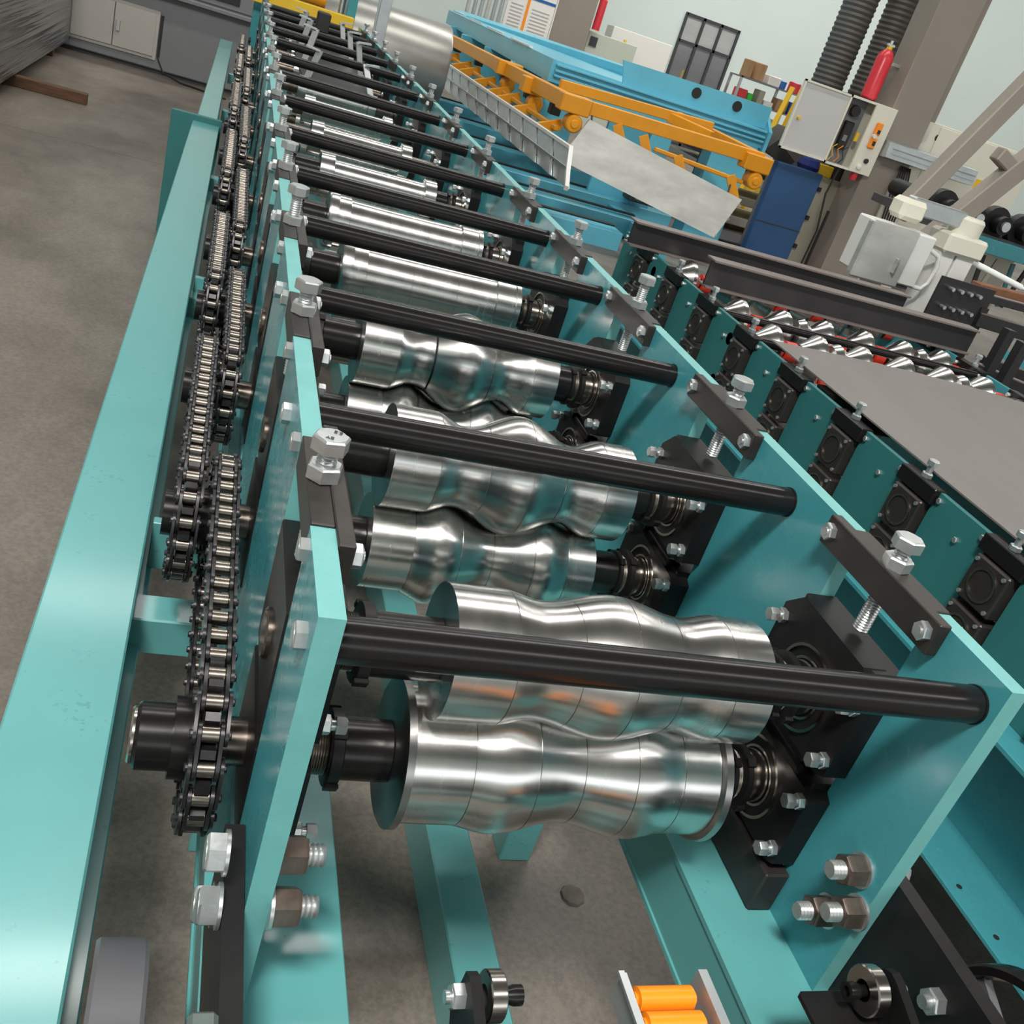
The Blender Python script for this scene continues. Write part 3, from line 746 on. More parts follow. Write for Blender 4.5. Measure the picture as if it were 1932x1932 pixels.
# ------------------------------------------------------------------ dark racks, lamp tube and third machine at the right edge
RK = thing('steel_rack', 'dark steel rack of open frames beside the white post at the right edge', 'rack', (4.9, 4.4, FL))
ob('perforated_plate', B(4.18, 4.62, 4.40, 4.42, -.45, .0, bev=.002), BEAMK, RK)
ob('deck', B(4.05, 6.4, 1.6, 4.38, -.66, -.62), BEAMK, RK)
for j in range(3):
    for i in range(4): ob('stud', M().cyl('Y', 4.36, 4.40, .013, (0, 0, 0), 10), ZINC, RK, (4.27 + i * .075, 0, -.06 - j * .12))
for (a, b, h) in (((4.58, 4.4, -.20), (5.9, 4.1, -.18), .09), ((4.60, 4.2, -.42), (6.0, 3.7, -.44), .08), ((4.3, 3.9, -.42), (6.0, 2.8, -.52), .10),
                  ((4.15, 3.6, -.5), (5.8, 2.2, -.62), .10), ((4.6, 4.5, -.07), (6.6, 4.5, -.05), .05)):
    ob('angle_bar', M().bar(a, b, .05, h, .004), BEAMK, RK)
    ob('worn_edge', M().bar((a[0], a[1], a[2] + h / 2), (b[0], b[1], b[2] + h / 2), .052, .006), BEAME, RK)
for x, y in ((4.6, 4.42), (5.8, 4.1), (4.35, 3.85), (5.9, 2.85), (4.2, 3.55), (5.75, 2.3)): ob('rack_post', B(x - .03, x + .03, y - .03, y + .03, FL, -.12), BEAMK, RK)
ob('teal_strip', M().bar((4.85, 4.35, -.36), (5.35, 4.2, -.44), .03, .06), TEALP, RK)
single('rusty_bar', M().bar((4.75, 4.75, -.05), (6.3, 4.9, -.02), .10, .06, .006), RUST, 'rusty flat bar lying on the dark steel rack', 'bar')
single('light_tube', M().cyl('X', 0, .62, .022, (0, 0, 0), 16).cyl('X', .62, .68, .012, (0, 0, 0), 12), TUBE, 'pale glass tube pointing right beside the white post head', 'tube', (4.78, 5.05, .08)).rotation_euler = (0, .14, 0)
T3 = thing('third_machine', 'turquoise machine frame with black rolls at the right edge', 'machine', (8.0, 7.7, FL))
ob('frame_beam', B(6.83, 10.5, 7.5, 7.62, -.06, .08, bev=.005), TEALP, T3)
for x in (6.83, 8.2, 9.7): ob('frame_post', B(x, x + .15, 7.5, 7.62, FL, -.06, bev=.005), TEALP, T3)
ob('frame_beam', B(6.83, 10.5, 8.7, 8.8, -.06, .08, bev=.005), TEALP, T3)
for i in range(9):
    x = 6.55 + i * .34
    ob('black_roll', M().lathe([(0, 0), (0, .09), (.12, .09), (.13, .16), (.22, .16), (.23, .09), (1.0, .09), (1.0, 0)], 'Y', (0, 0, 0), 18), BLACKO, T3, (x, 7.6, .22))
    ob('roll_cap', M().cyl('Y', -.03, 0, .05, (0, 0, 0), 14), ZINC, T3, (x, 7.6, .22))
ob('roll_bed', B(6.4, 10.4, 7.62, 8.7, .02, .10), DGREY, T3)
for i in range(6): ob('hanging_strip', M().bar((7.25 + i * .2, 7.7, -.1), (7.33 + i * .2 - (i % 2) * .16, 7.7, -.55), .02, .05), (RUBB, KHAKI, TEALD)[i % 3], T3)
# cream cabinets behind it
def cabinet(x0, x1, y0, y1, z0, z1, label, foot=True):
    t = thing('cream_cabinet', label, 'cabinet', ((x0 + x1) / 2, (y0 + y1) / 2, z0), 'cream cabinets behind the column')
    ob('body', B(x0, x1, y0, y1, z0, z1, bev=.01), CREAM, t)
    ob('door', B(x0 + .12 * (x1 - x0), x1 - .02, y0 - .02, y0, z0 + .03, z1 - .03, bev=.005), CREAM, t)
    return t
c = cabinet(9.15, 11.2, 12.2, 12.9, FL, 1.02, 'tall cream cabinet right of the column')
ob('round_hole', M().cyl('Y', 12.185, 12.2, .05, (0, 0, 0), 18), RUBB, c, (9.42, 0, .84)); ob('yellow_sticker', B(10.35, 10.55, 12.17, 12.18, .36, .5), YEL, c)
c = cabinet(7.75, 8.75, 8.9, 9.5, .0 - 1.55, .26, 'low cream cabinet behind the slanted grey-brown tubes')
ob('red_label', B(8.5, 8.66, 8.87, 8.88, .06, .2), RED, c)

# ------------------------------------------------------------------ main column with cabinet, extinguisher, trunking, hoses
CO = tag(empty('column', (8.8, 12.25, FL)), kind='structure'); CO.name = 'trim_1'; WP['trim_1'] = WP['column']  # the main column of the hall
ob('column_face', B(8.38, 9.05, 12.0, 12.5, FL, 13, bev=.012), COLM, CO)
ob('column_flange', B(9.05, 9.27, 12.2, 12.5, FL, 13, bev=.012), COLM, CO)
ob('column_face', B(7.12, 8.10, 25.5, 26.2, FL, 13, bev=.01), COLM, tag(empty('trim_2', (7.6, 25.8, FL)), kind='structure'))  # the far column of the hall
EC = thing('electrical_cabinet', 'cream electrical cabinet with its door swung open, mounted on the column', 'cabinet', (8.0, 11.9, .08))
m = M(); x0, x1, z0, z1, y0, y1 = 7.63, 8.40, .085, 1.0, 11.90, 12.20
m.box(x0, x0 + .03, y0, y1, z0, z1); m.box(x0, x1, y0, y1, z0, z0 + .03); m.box(x0, x1, y0, y1, z1 - .03, z1); m.box(x0, x1, y1 - .02, y1, z0, z1)
ob('case', m, CREAM, EC); ob('front_panel', B(8.05, x1, y0 - .02, y0 + .02, z0, z1, bev=.006), CREAM, EC)
ob('inner_back', B(7.66, 8.05, 12.10, 12.18, z0 + .03, z1 - .03), GREYC, EC)
ob('door', B(6.86, 7.62, 11.86, 11.90, .10, .99, bev=.012), mat('pale_grey_enamel', (.55, .55, .54), rough=.4), EC)
ob('door_rim', M().box(6.86, 7.62, 11.84, 11.87, .10, .125).box(6.86, 7.62, 11.84, 11.87, .965, .99).box(6.86, 6.885, 11.84, 11.87, .1, .99).box(7.595, 7.62, 11.84, 11.87, .1, .99), CREAM, EC)
ob('door_lock', M().cyl('Y', 11.82, 11.86, .022, (0, 0, 0), 12), YEL, EC, (6.97, 0, .52))
dv = ob('inverter', B(7.80, 7.93, 12.0, 12.1, .30, .68, bev=.015), RUBB, EC); ob('inverter_label', B(7.82, 7.88, 11.99, 12.0, .42, .50), GREYC, dv)
ob('fan', M().lathe([(0, 0), (0, .07), (.05, .08), (.05, 0)], 'Y', (0, 0, 0), 20), RUBB, EC, (7.86, 12.0, .82))
ob('yellow_tag', B(7.98, 8.03, 11.96, 11.98, .46, .58), YEL, EC)
for i, (cx, cm) in enumerate(((7.72, YEL), (7.82, ORPL), (7.9, RUBB))): ob('wire', M().tube([(cx, 11.98, .13), (cx + .03, 11.95, .2), (cx - .02, 11.96, .30), (cx + .06, 11.99, .36)], .007, 6), cm, EC)
ob('orange_socket', B(8.16, 8.26, 11.84, 11.88, .62, .78, bev=.01), ORPL, EC); ob('orange_socket', B(8.16, 8.26, 11.84, 11.88, .44, .58, bev=.01), ORPL, EC)
ob('socket_window', B(8.20, 8.245, 11.835, 11.84, .64, .69), RUBB, EC); ob('socket_window', B(8.20, 8.245, 11.835, 11.84, .48, .54), RUBB, EC)
ob('socket_cap', M().cyl('Y', 11.82, 11.86, .028, (0, 0, 0), 12), PAPER, EC, (8.18, 0, .60))
ob('knob', M().lathe([(0, 0), (0, .03), (-.03, .035), (-.04, 0)], 'Y', (0, 0, 0), 14), RUBB, EC, (8.24, 11.88, .27)); ob('knob', M().lathe([(0, 0), (0, .03), (-.03, .035), (-.04, 0)], 'Y', (0, 0, 0), 14), PAPER, EC, (8.17, 11.88, .17))
ob('plug', M().cyl('Z', -.02, .085, .05, (8.22, 11.97, 0), 16), RED, EC)
FE = thing('fire_extinguisher', 'red fire extinguisher above the open electrical cabinet', 'fire extinguisher', (8.10, 12.3, 1.04))
ob('cylinder', M().lathe([(0, 0), (0, .10), (.02, .115), (.53, .115), (.60, .09), (.65, .04), (.65, 0)], 'Z', (0, 0, 0), 24), RED, FE, (8.12, 12.28, 1.02))
ob('neck', M().cyl('Z', .64, .69, .04, (0, 0, 0), 14), YEL, FE, (8.12, 12.28, 1.02)); ob('valve', M().box(-.05, .06, -.03, .03, .68, .72, .01).cyl('Z', .70, .76, .022, (0, 0, 0), 12), ZINC, FE, (8.12, 12.28, 1.02))
ob('wall_hook', B(8.2, 8.39, 12.25, 12.31, 1.5, 1.54), ZINC, FE)
TK = thing('cable_trunking', 'galvanised trunking running right from the column', 'trunking', (9.2, 11.85, .38))
ob('channel', M().prism([(11.75, .40), (11.78, .60), (11.98, .62), (11.98, .38)], 'X', 8.42, 10.0), GALV, TK)
for z in (.46, .53): ob('ridge', M().box(8.5, 9.98, 11.745, 11.775, z, z + .015), GALV, TK)
HD = thing('flexible_duct', 'looped dark corrugated hose beside the column', 'hose', (8.4, 13.1, .55))
def duct(pts, r, parent):
    P = []; 
    for a, b in zip(pts, pts[1:]):
        a = Vector(a); b = Vector(b); k = max(2, int((b - a).length / .035))
        P += [a.lerp(b, i / k) for i in range(k)]
    P.append(Vector(pts[-1]))
    ob('hose', M().tube(P, r, 20, rf=lambda i: r * (1.0 if i % 2 else .93)), HOSE, parent)
def arc(cx, cz, r, y, a0, a1, n=12): return [(cx + r * math.cos(a0 + (a1 - a0) * i / n), y, cz + r * math.sin(a0 + (a1 - a0) * i / n)) for i in range(n + 1)]
duct([(8.02, 13.3, .45)] + [(8.02, 13.3, 2.3)] + arc(8.36, 2.45, .34, 13.3, PI, 0) + [(8.70, 13.3, 1.6), (8.66, 13.3, .6)], .25, HD)
ob('duct_clamp', M().cyl('Z', .40, .50, .27, (8.02, 13.3, 0), 24), ZINC, HD)
ob('duct_stand', B(7.8, 8.8, 13.05, 13.6, FL, .42, bev=.02), GREYC, HD)
DC = thing('blue_cabinet', 'blue and khaki rounded machine housing below the electrical cabinet', 'cabinet', (7.9, 12.5, FL))
ob('blue_door', B(7.25, 8.02, 12.38, 12.52, -1.45, -.10, bev=.012), BLUE, DC)
ob('door_seam', B(7.25, 8.02, 12.372, 12.38, -.95, -.935), DGREY, DC)
ob('body', M().prism([(7.6, 12.52), (8.05, 12.42), (8.42, 12.46), (8.62, 12.62), (8.66, 12.95), (7.9, 12.95)], 'Z', -1.5, -.13), KHAKI, DC)
for z in (-.3, -.72, -1.15): ob('hinge', B(8.02, 8.07, 12.36, 12.42, z - .03, z + .03, bev=.004), RUBB, DC)
ob('dark_panel', B(8.36, 8.45, 12.40, 12.46, -1.45, -.55), DGREY, DC)
ob('foot', B(7.3, 8.6, 12.45, 12.9, FL, -1.45), DGREY, DC)
single('dark_fan_hood', M().lathe([(0, .0), (0, .24), (.5, .13), (.5, 0)], 'X', (0, 0, 0), 6), HOSE, 'dark tilted hood on top of the blue cabinet', 'hood', (7.18, 12.75, .16)).rotation_euler = (0, .45, 0)
single('navy_bag', M().lathe([(0, 0), (0, .14), (.08, .18), (.17, .14), (.22, 0)], 'Z', (0, 0, 0), 9), CLOTHB, 'navy cloth bundle on the blue cabinet', 'bag', (7.90, 12.68, -.13))
single('orange_box', B(-.11, .11, -.1, .1, 0, .16, bev=.01), YEL, 'small yellow box on the khaki cabinet top', 'box', (8.12, 12.62, -.13))
single('black_bin', M().lathe([(0, 0), (0, .13), (.36, .16), (.36, .14), (.05, .12), (.05, 0)], 'Z', (0, 0, 0), 20), RUBB, 'black bin on the khaki cabinet top', 'bin', (8.42, 12.72, -.13))
single('red_roll', M().cyl('Z', 0, .2, .12, (0, 0, 0), 18, .02), RED, 'red round lid on the black bin under the cabinet', 'lid', (8.42, 12.72, .23))
single('power_strip', B(8.85, 8.98, 11.93, 11.99, -.40, .12, bev=.01), BEIGE, 'beige socket strip hanging on the column', 'socket strip')
cb = M()
for i in range(6): cb.tube([(8.9 + .03 * i, 11.97, .35), (8.86 + .05 * i, 11.9, .0), (8.95 + .04 * i, 11.92, -.5), (8.8 + .07 * i, 11.96, -.95)], .014, 6)
tag(single('cable_bundle', cb, RUBB, 'bundle of black cables hanging beside the beige socket strip', 'cables'), kind='stuff')
single('power_cable', M().tube([(7.95, 11.97, .09), (7.9, 11.95, -.3), (8.0, 11.93, -.8), (7.98, 11.93, -1.3), (8.0, 11.9, FL + .02)], .016, 6), RUBB, 'thin black cable dropping from the electrical cabinet to the floor', 'cable')

# ------------------------------------------------------------------ sky-blue folding machine with orange frame
FM = thing('folding_machine', 'sky blue folding machine with ribbed front beam and holes', 'machine', (5.3, 13.0, FL))
def solid(vs, fs):
    m = M(); v = [m.bm.verts.new(p) for p in vs]
    for f in fs: m.bm.faces.new([v[i] for i in f])
    return m
ob('upper_beam', solid([(3.65, 12.5, -.02), (6.95, 12.5, -.02), (6.95, 12.5, .22), (3.65, 12.5, .25), (4.05, 23, -.05), (6.95, 13.1, -.02), (6.95, 12.75, .44), (4.6, 24.5, .27), (4.05, 23, .22)],
     [(0, 1, 2, 3), (0, 3, 8, 4), (1, 5, 6, 2), (3, 2, 6, 7, 8), (5, 4, 8, 7, 6), (0, 4, 5, 1)]), CYAN, FM)
for i, (za, zb, pr2) in enumerate(((.20, .235, .05), (.13, .16, .07), (.07, .10, .05))): ob('rib', M().bar((3.7, 12.47, za), (6.93, 12.47, zb - .03), .08, .028, .005), CYAN, FM)
ob('end_plate', M().prism([(12.42, -.22), (12.42, .22), (12.75, .46), (13.1, .40), (13.15, -.22)], 'X', 6.95, 7.0), CYAN, FM)
ob('lower_lip', B(3.9, 6.9, 12.46, 12.52, -.14, -.02, bev=.005), CYAN, FM)
for x in (5.75, 6.35): ob('round_hole', M().cyl('Y', 12.53, 12.55, .07, (0, 0, 0), 20), RUBB, FM, (x, 0.05, .335))
hp = ob('hole_plate', M().prism([(4.7, .20), (6.93, .24), (6.93, .52), (6.3, .52), (4.6, .50)], 'Y', 12.56, 12.60), CYAN, FM)
for x in (5.75, 6.4): ob('round_hole', M().cyl('Y', 12.545, 12.56, .07, (0, 0, 0), 20), RUBB, hp, (x, 0, .40))
for y in (12.5, 14.6, 16.8, 19, 21.2):
    ob('leg', M().prism([(y, FL + .02), (y + .38, FL + .02), (y + .30, -.02), (y, -.02)], 'X', 6.25, 6.86), CYAN, FM) if y < 13 else None
    ob('frame_rib', B(3.72, 4.2, y + .1, y + .22, -.85, -.02, bev=.01), CYAN, FM)
ob('leg', B(5.30, 5.62, 12.5, 12.9, FL + .02, -.02, bev=.01), CYAN, FM); ob('foot_plate', B(6.1, 6.95, 12.4, 13.0, FL, FL + .03), CYAN, FM); ob('leg_panel', B(4.7, 5.3, 12.62, 12.7, -1.3, -.25, bev=.01), CYAN, FM)
for z, y, x0, x1 in ((-1.35, 12.45, 3.0, 6.0), (-1.2, 13.2, 2.8, 5.4), (-1.1, 14.2, 2.8, 5.2), (-1.02, 15.4, 2.8, 5.0), (-1.4, 11.5, 2.8, 5.2), (-1.45, 10.6, 2.6, 4.6)):
    ob('bed_beam', B(x0, x1, y, y + .35, z - .12, z + .12, bev=.01), CYAN, FM); ob('rubber_strip', B(x0, x1, y + .36, y + .46, z + .05, z + .135), RUBB, FM)
for i, x in enumerate((3.05, 5.0)): ob('bed_foot', B(x, x + .3, 10.7, 15.5, FL, -1.3), CYAN, FM)
gm = ob('gear_motor', M().box(5.15, 5.5, 12.2, 12.45, -1.15, -.82, .02), DGREY, FM); ob('motor_ring', M().lathe([(0, .0), (0, .05), (-.03, .09), (-.03, .12), (0, .14)], 'Y', (0, 0, 0), 20), ZINC, gm, (5.32, 12.19, -.98))
for x, z in ((4.72, -.62), (4.72, -.70), (4.72, -.78)): ob('red_lamp', B(x, x + .07, 12.60, 12.62, z - .03, z + .03), RED, FM)
for i in range(9): ob('work_light', M().bar((3.675 + .04 * i, 12.9 + i * 1.1, .262), (3.71 + .04 * i, 14.3 + i * 1.1, .258), .06, .02), WHITEP, FM) if i % 2 else None

OF = thing('orange_swing_frame', 'orange steel frame with paddles hung around the sky blue machine', 'frame', (4.6, 11, -.3))
ob('front_bar', M().bar((3.40, 10.5, -.06), (5.95, 10.5, -.03), .12, .15, .008), ORANGE, OF)
ob('side_bar', M().bar((3.36, 10.5, -.06), (3.36, 20.0, -.16), .12, .17, .008), ORANGE, OF)
ob('rear_bar', M().bar((3.5, 11.4, .04), (5.6, 11.4, .10), .10, .12, .008), ORANGE, OF)
ob('end_arm', M().bar((5.9, 10.5, -.02), (5.5, 12.3, .06), .10, .12, .008), ORANGE, OF); ob('mid_arm', M().bar((5.0, 11.4, .06), (5.4, 10.9, .02), .10, .12, .008), ORANGE, OF)
def hinge_(x, y, z):
    h = ob('corner_block', B(x - .16, x + .2, y - .1, y + .12, z - .02, z + .17, bev=.012), ORANGE, OF)
    ob('hinge_boss', M().lathe([(-.10, 0), (-.10, .085), (-.08, .10), (.08, .10), (.10, .09), (.10, 0)], 'Y', (0, 0, 0), 22), ORANGE, h, (x + .06, y, z - .12))
    ob('hinge_pin', M().lathe([(-.12, 0), (-.12, .04), (-.10, .05), (-.10, 0)], 'Y', (0, 0, 0), 16), ORANGE, h, (x + .06, y, z - .12))
hinge_(3.42, 10.45, -.14); hinge_(5.85, 10.45, -.16); hinge_(3.36, 13.6, -.16); hinge_(3.36, 12.0, -.18)
ob('pivot_rod', M().bar((3.34, 10.5, -.37), (3.34, 20.0, -.40), .055, .055, .01), ORANGE, OF)
ob('pivot_rod', M().bar((4.55, 10.45, -.27), (5.80, 10.45, -.34), .05, .05, .01), ORANGE, OF)
for i, y in enumerate((10.7, 11.9, 12.8, 13.4, 14.4, 15.6, 16.3, 17.5, 18.8)):
    ob('paddle', M().bar((3.44, y, -.33), (3.13, y, -.46), .06, .12, .004), ORANGE, OF)
    ob('panel_rod', M().tube([(3.16, y, -.47), (3.10, y, -.60)], .012, 6), DGREY, OF)
for x, z in ((4.0, -.17), (4.35, -.2), (4.85, -.30), (5.60, -.34)):
    ob('paddle', M().bar((x, 10.42, z + .04), (x + .17, 10.36, z - .26), .06, .11, .004), ORANGE, OF)
    ob('panel_rod', M().tube([(x + .15, 10.37, z - .20), (x + .02, 10.32, z - .42)], .012, 6), DGREY, OF)
for y in (11.2, 12.5, 14, 16, 18): ob('valve_block', B(3.42, 3.55, y, y + .14, -.30, -.16, bev=.01), RUBB, OF)
# hanging trays
FT = thing('front_tray', 'smooth pale metal sheet hanging aslant below the orange front bar', 'tray', (4.6, 10.3, -.6))
ob('tray_sheet', solid([(3.62, 10.30, -.16), (5.80, 10.30, -.52), (5.54, 10.12, -1.01), (3.36, 10.12, -.64), (3.62, 10.33, -.16), (5.80, 10.33, -.52), (5.54, 10.15, -1.01), (3.36, 10.15, -.64)],
   [(0, 1, 2, 3), (7, 6, 5, 4), (0, 4, 5, 1), (1, 5, 6, 2), (2, 6, 7, 3), (3, 7, 4, 0)]), SHEET, FT)
for t in (.1, .5, .95):
    ob('rivet', M().cyl('Y', 0, .02, .014, (0, 0, 0), 10), ZINC, FT, (5.80 - .26 * t, 10.285 - .18 * t, -.53 - .47 * t))
ob('hanger_rod', M().tube([(5.62, 10.38, -.40), (5.60, 10.32, -.52)], .012, 6), DGREY, FT); ob('hanger_rod', M().tube([(3.66, 10.38, -.12), (3.66, 10.32, -.2)], .012, 6), DGREY, FT)
LT = thing('side_tray', 'long grey ribbed tray hanging below the orange side bar', 'tray', (3.0, 12, -.6))
ta, tb_ = Vector((3.04, 8.9, -.36)), Vector((3.04, 17.9, -.44)); ba, bb_ = Vector((2.92, 8.3, -.66)), Vector((2.86, 16.6, -.72)); ma, mb_ = Vector((2.97, 8.58, -.52)), Vector((2.95, 17.3, -.585))
ob('top_rail', M().bar(ta, tb_, .05, .03), WHITEP, LT); ob('middle_rail', M().bar(ma, mb_, .03, .02), ZINC, LT); ob('end_rail', M().bar(ta, ma, .04, .05).bar(ma, ba, .04, .05), WHITEP, LT)
N_ = 13
for i in range(N_):
    a, b = i / N_, (i + .94) / N_
    P1, P2, P3, P4 = ta.lerp(tb_, a), ta.lerp(tb_, b), ma.lerp(mb_, b), ma.lerp(mb_, a)
    Q3, Q4 = ba.lerp(bb_, b), ba.lerp(bb_, a); o_ = Vector((.03, 0, 0)); k_ = Vector((.03, 0, -.005))
    m = solid([P1, P2, P3 + o_, P4, P1 + o_, P2 + o_, P3 + 2 * o_, P4 + o_], [(0, 1, 2, 3), (7, 6, 5, 4), (0, 4, 5, 1), (1, 5, 6, 2), (2, 6, 7, 3), (3, 7, 4, 0)])
    ob('tray_panel', m, GALV, LT)
    m = solid([P4, P3 + o_, Q3 + o_, Q4, P4 + k_, P3 + k_, Q3 + k_, Q4 + k_], [(0, 1, 2, 3), (7, 6, 5, 4), (0, 4, 5, 1), (1, 5, 6, 2), (2, 6, 7, 3), (3, 7, 4, 0)])
    ob('tray_panel', m, ZINC, LT)

# ------------------------------------------------------------------ far end: steel drum, cutter, posts, boards, shelves
DRUMM = mat('drum_steel', (.36, .355, .33), metal=.7, rough=.35, var=.1)
CD = thing('steel_drum', 'big horizontal pale steel drum behind the far end of the machine', 'drum', (1.9, 14.5, FL))
ob('shell', M().lathe([(.75, 0), (.75, .58), (.78, .60), (2.62, .60), (2.65, .58), (2.65, 0)], 'X', (0, 14.6, -.42), 56), DRUMM, CD)
ob('cradle', B(1.0, 2.4, 14.3, 14.9, FL, -1.0), DGREY, CD)
single('profile_post', M().box(1.06, 1.17, 10.0, 10.11, FL, 1.4, .004).box(1.045, 1.06, 10.03, 10.07, FL, 1.4), GALV, 'grey aluminium post beside the far end of the machine', 'post')
CT = thing('cutting_unit', 'yellow and turquoise cutting unit at the far end of the machine', 'machine', (.5, 11.6, FL))
ob('yellow_bar', B(-.15, .98, 11.42, 11.56, -.10, .04, bev=.008), YEL, CT)
ob('upper_block', B(-.1, 1.0, 11.75, 12.1, .30, .62, bev=.01), TEALP, CT)
for x in (.35, .55, .85): ob('guide_column', M().cyl('Z', -.1, .32, .035, (x, 11.8, 0), 16), ZINC, CT)
ob('motor', M().cyl('X', .38, .66, .09, (0, 11.75, .12), 20), ORANGE, CT)
for x in (-.1, .9): ob('leg', B(x, x + .1, 11.6, 12.1, FL, .32), TEALP, CT)
FG = empty('strip_guide', (.6, 8.3, -.20), RF); FG['label'] = 'bright bent guide plates between the far tie rods'
for i, y in enumerate((6.9, 7.7, 8.6, 9.5)):
    for x, s in ((.30, 1), (.76, -1)):
        ob('guide_plate', M().bar((x, y, -.20), (x + s * .06, y + .12, .06 if i > 0 else -.02), .05, .012).bar((x + s * .06, y + .12, .06 if i > 0 else -.02), (x + s * .06 - s * .10, y + .14, .07 if i > 0 else -.01), .05, .012), ZINC, FG)
ob('clamp_head', B(.44, .56, 9.2, 9.35, -.05, .12, bev=.01), RUBB, FG)
for x in (.45, .54): ob('clamp_pin', M().cyl('Z', -.16, -.05, .018, (x, 9.25, 0), 12), BLACKS, FG)
ob('guide_rail', B(.26, .80, 6.8, 9.7, -.215, -.20), BLACKO, FG)
# left: grey machine cabinet, blue box, wrapped stack, timber
GC = thing('grey_machine_cabinet', 'grey machine base with a beige double door at the far left', 'cabinet', (-1.1, 14.9, FL))
ob('base', B(-2.75, -.02, 14.5, 15.6, -1.50, -.55, bev=.015), GREYC, GC); ob('plinth', B(-2.70, -.05, 14.56, 15.5, FL, -1.50), DGREY, GC)
ob('door', B(-2.32, -1.80, 14.46, 14.50, -1.34, -.80, bev=.006), BEIGE, GC); ob('door', B(-1.79, -1.27, 14.46, 14.50, -1.34, -.80, bev=.006), BEIGE, GC)
ob('door_frame', M().box(-2.36, -1.23, 14.48, 14.5, -1.38, -1.34).box(-2.36, -1.23, 14.48, 14.5, -.80, -.76).box(-1.27, -1.23, 14.47, 14.5, -1.38, -.76).box(-2.36, -2.32, 14.47, 14.5, -1.38, -.76), BEIGE, GC)
ob('door_latch', M().box(-1.76, -1.71, 14.43, 14.46, -1.14, -1.0, .006), ZINC, GC)
ob('gap', B(-1.22, -1.18, 14.485, 14.50, -1.33, -.80), RUBB, GC)
ob('ledge', B(-2.75, .1, 14.35, 15.6, -.55, -.50, bev=.006), GREYC, GC); ob('bed', B(-2.3, .35, 14.6, 15.3, -.50, -.1, bev=.02), GREYC, GC)
ob('slot', B(-.95, -.25, 14.585, 14.60, -.42, -.33), RUBB, GC)
single('blue_box', B(-.35, .35, 16.2, 16.9, FL, -.50, bev=.02), BBLUE, 'bright blue box behind the grey machine base', 'box')
single('yellow_post', B(-.36, -.28, 15.75, 15.85, FL, -.4), YEL, 'narrow yellow post beside the bright blue box', 'post')
single('floor_cable', M().tube([(-1.2, 14.42, -1.33), (-1.1, 14.36, -1.50), (-.85, 14.2, FL + .012), (-.5, 14.05, FL + .012), (-.25, 13.9, FL + .012)], .012, 6), RUBB, 'thin black cable running from the beige door onto the floor', 'cable')
WS = thing('wrapped_stack', 'tall stack wrapped in shiny stretch film on timber bearers', 'stack', (-3.6, 11.5, FL))
ob('wrapped_load', B(-4.9, -2.30, 7.2, 14.3, -1.44, .2, bev=.03), WRAP, WS)
for y in (8.2, 11.02, 13.6):
    o = single('timber_bearer', B(-4.95, -1.62 if y == 11.02 else -2.36, y - .06, y + .06, FL, -1.44, bev=.006), WOOD,
               {8.2: 'brown timber under the near end of the wrapped stack', 11.02: 'brown timber sticking out from under the wrapped stack', 13.6: 'brown timber under the far end of the wrapped stack'}[y], 'timber', group='timbers under the wrapped stack')
# notice board, extinguisher and white box by the far column
NB = thing('notice_board', 'white notice sheet with blue and orange lines beside the far column', 'notice', (6.4, 25.3, -.1))
ob('board', B(5.82, 7.01, 25.3, 25.35, .07, 1.35), PAPER, NB); ob('orange_line', B(6.30, 6.37, 25.29, 25.3, .07, .99), ORPL, NB); ob('blue_line', B(5.82, 7.01, 25.29, 25.3, .99, 1.05), BBLUE, NB)
for x in (5.9, 6.85): ob('board_leg', B(x, x + .06, 25.33, 25.38, FL, .2), DGREY, NB)
TXT = mat('printed_grey', (.45, .44, .42), rough=.7)
for i in range(9):
    ob('text_line', B(5.91, 6.23, 25.293, 25.3, .13 + .08 * i, .155 + .08 * i), TXT, NB); ob('text_line', B(6.46, 6.92, 25.293, 25.3, .13 + .08 * i, .155 + .08 * i), TXT, NB)
single('white_pipe', M().cyl('Z', FL, 6, .035, (0, 0, 0), 12), WHITEP, 'thin white pipe left of the far column', 'pipe', (7.07, 25.45, 0))
single('red_canister', M().lathe([(0, 0), (0, .10), (.7, .10), (.78, .03), (.83, 0)], 'Z', (0, 0, 0), 16), RED, 'dark red extinguisher on the right edge of the far column', 'fire extinguisher', (8.25, 25.55, .80))
WBX = thing('wall_cabinet', 'pale grey wall cabinet right of the far column', 'cabinet', (8.8, 25.8, FL))
ob('body', B(8.16, 9.54, 25.7, 26.2, FL, .754, bev=.015), mat('sage_grey_enamel', (.50, .54, .46), rough=.45), WBX); ob('window', B(8.24, 8.44, 25.68, 25.7, .42, .65), DGREY, WBX)
ob('lamp', M().cyl('Z', .754, .81, .04, (9.2, 25.8, 0), 12), YEL, WBX)
single('white_cupboard', B(9.2, 11.0, 27, 27.6, FL, 1.06, bev=.015), PAPER, 'white cupboard standing behind the pale grey cabinet', 'cupboard')
RL = thing('yellow_railing', 'thin mustard railing near the glazed door', 'railing', (11.4, 28.8, FL))
RLM = mat('mustard_paint', (.34, .23, .08), rough=.5)
ob('rail', M().bar((11.15, 28.8, .30), (12.3, 28.8, .28), .05, .05), RLM, RL)
for x in (11.15, 12.25): ob('rail_post', B(x, x + .06, 28.77, 28.83, FL, .58), RLM, RL)
for i in range(6): single('grey_pipe', M().cyl('Z', FL, 2.5, .05, (0, 0, 0), 10), (SHEET, GALV, ZINC)[i % 3], '%s upright grey pipe from the left, beside the notice sheet' % ['first', 'second', 'third', 'fourth', 'fifth', 'sixth'][i], 'pipe', (4.85 + i * .16, 25.1, 0), 'pipes left of the notice sheet')
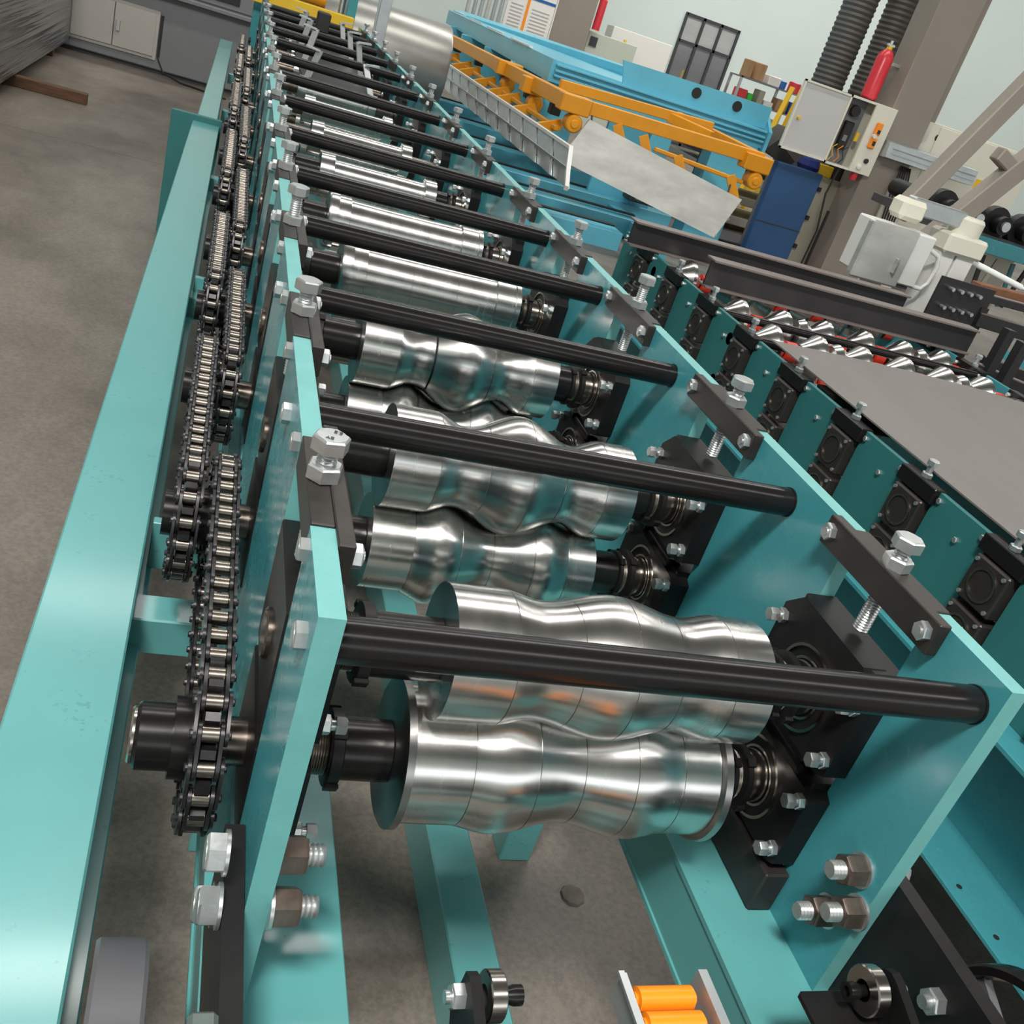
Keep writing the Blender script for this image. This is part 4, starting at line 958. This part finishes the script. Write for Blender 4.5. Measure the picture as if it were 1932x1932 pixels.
# shelving with small goods
SH = thing('shelving', 'grey steel shelving against the back wall, loaded with small goods', 'shelf', (11.4, 20.3, FL))
SX0, SX1, SY = 9.9, 12.6, 20.0; lv = [-1.3, -.72, -.34, .04, .42, .86]
for z in lv: ob('shelf_board', B(SX0, SX1, SY, SY + .6, z - .03, z), GREYC, SH)
for x in (SX0, 11.1, SX1 - .05): 
    for y in (SY, SY + .55): ob('upright', B(x, x + .05, y, y + .05, FL, .86), GALV, SH)
goods = [CARD, PAPER, WHITEP, BBLUE, DGREY, RED, GREEN, YEL, KHAKI, PAPER, GREYC]
gn = {CARD: 'cardboard', PAPER: 'white', WHITEP: 'off-white', BBLUE: 'blue', DGREY: 'dark grey', RED: 'red', GREEN: 'green', YEL: 'yellow', KHAKI: 'khaki', GREYC: 'grey'}
pos = ['bottom', 'second', 'third', 'fourth', 'fifth', 'top']
cnt = {}
for li, z in enumerate(lv):
    x = SX0 + .1
    while x < SX1 - .35:
        wd = random.uniform(.14, .3); h = random.uniform(.12, .3); mm = goods[(li * 3 + int(x * 7)) % len(goods)]
        if li == 5 and x < SX0 + .5: mm = CARD; h = .34
        lab = '%s box on the %s shelf of the grey shelving' % (gn[mm], pos[li]); cnt[lab] = cnt.get(lab, 0) + 1
        m = B(-wd / 2, wd / 2, -.15, .15, 0, h, bev=.012) if random.random() < .6 else M().cyl('Z', 0, h, wd / 2, (0, 0, 0), 14, .01)
        if cnt[lab] > 1: lab = 'the %s %s, counted from the left' % (['first', 'second', 'third', 'fourth', 'fifth'][cnt[lab] - 1], lab)
        single('storage_box', m, mm, lab, 'box', (x + wd / 2, SY + .22, z), 'goods on the grey shelving')
        x += wd + random.uniform(.03, .08)
single('green_crate', B(11.2, 11.75, 19.3, 19.8, FL, -.12, bev=.02), GREEN, 'bright green crate in front of the grey shelving', 'crate')
single('yellow_case', B(10.75, 11.2, 19.5, 19.85, FL, -.02, bev=.02), YEL, 'yellow case beside the bright green crate', 'case')
single('yellow_ladder', M().bar((10.1, 18.6, FL), (10.55, 18.9, .95), .1, .04).bar((10.35, 18.6, FL), (10.78, 18.9, .95), .1, .04), YEL, 'yellow ladder leaning in front of the grey shelving', 'ladder')
single('black_sack', M().lathe([(0, 0), (0, .3), (.2, .33), (.42, .18), (.56, .04), (.6, 0)], 'Z', (0, 0, 0), 9), RUBB, 'black tied sack on top of the grey shelving', 'sack', (12.25, 20.3, .86))
# low stacks of steel strips on the floor between machines
ST = thing('timber_rack', 'low grey rack of pale boards behind the sky blue machine leg', 'rack', (8.2, 15.5, FL))
for i, z in enumerate((-1.45, -1.1, -.75, -.5)): ob('board', B(7.3, 9.9, 15.0, 16.4, z, z + .14, bev=.01), (BEIGE, KHAKI, BEIGE, DGREY)[i], ST)
for x in (7.25, 9.2): ob('rack_frame', B(x, x + .12, 14.9, 15.0, FL, -.3), DGREY, ST)
ob('rack_shelf', B(7.2, 10, 14.95, 16.5, -.34, -.28), GREYC, ST)
single('grey_sheets', B(7.3, 8.2, 13.4, 14.6, FL, FL + .06, bev=.01), DGREY, 'flat dark sheets lying on the floor beside the blue cabinet', 'sheets')

single('mortar_lump', M().lathe([(0, .04), (.008, .036), (.014, .02), (.012, 0)], 'Z', (0, 0, 0), 9), mat('dried_mortar', (.20, .175, .145), rough=.9, var=.3, vscale=40, bump=.6), 'small dried mortar lump on the bare floor below the machine', 'lump', (1.088, .895, FL))

# ------------------------------------------------------------------ working units -> metres
done = set()
for o in list(bpy.data.objects):
    if o.type in ('MESH', 'EMPTY'):
        o.location = o.location * U
        if o.type == 'MESH' and o.data.name not in done:
            done.add(o.data.name); o.data.transform(Matrix.Scale(U, 4))
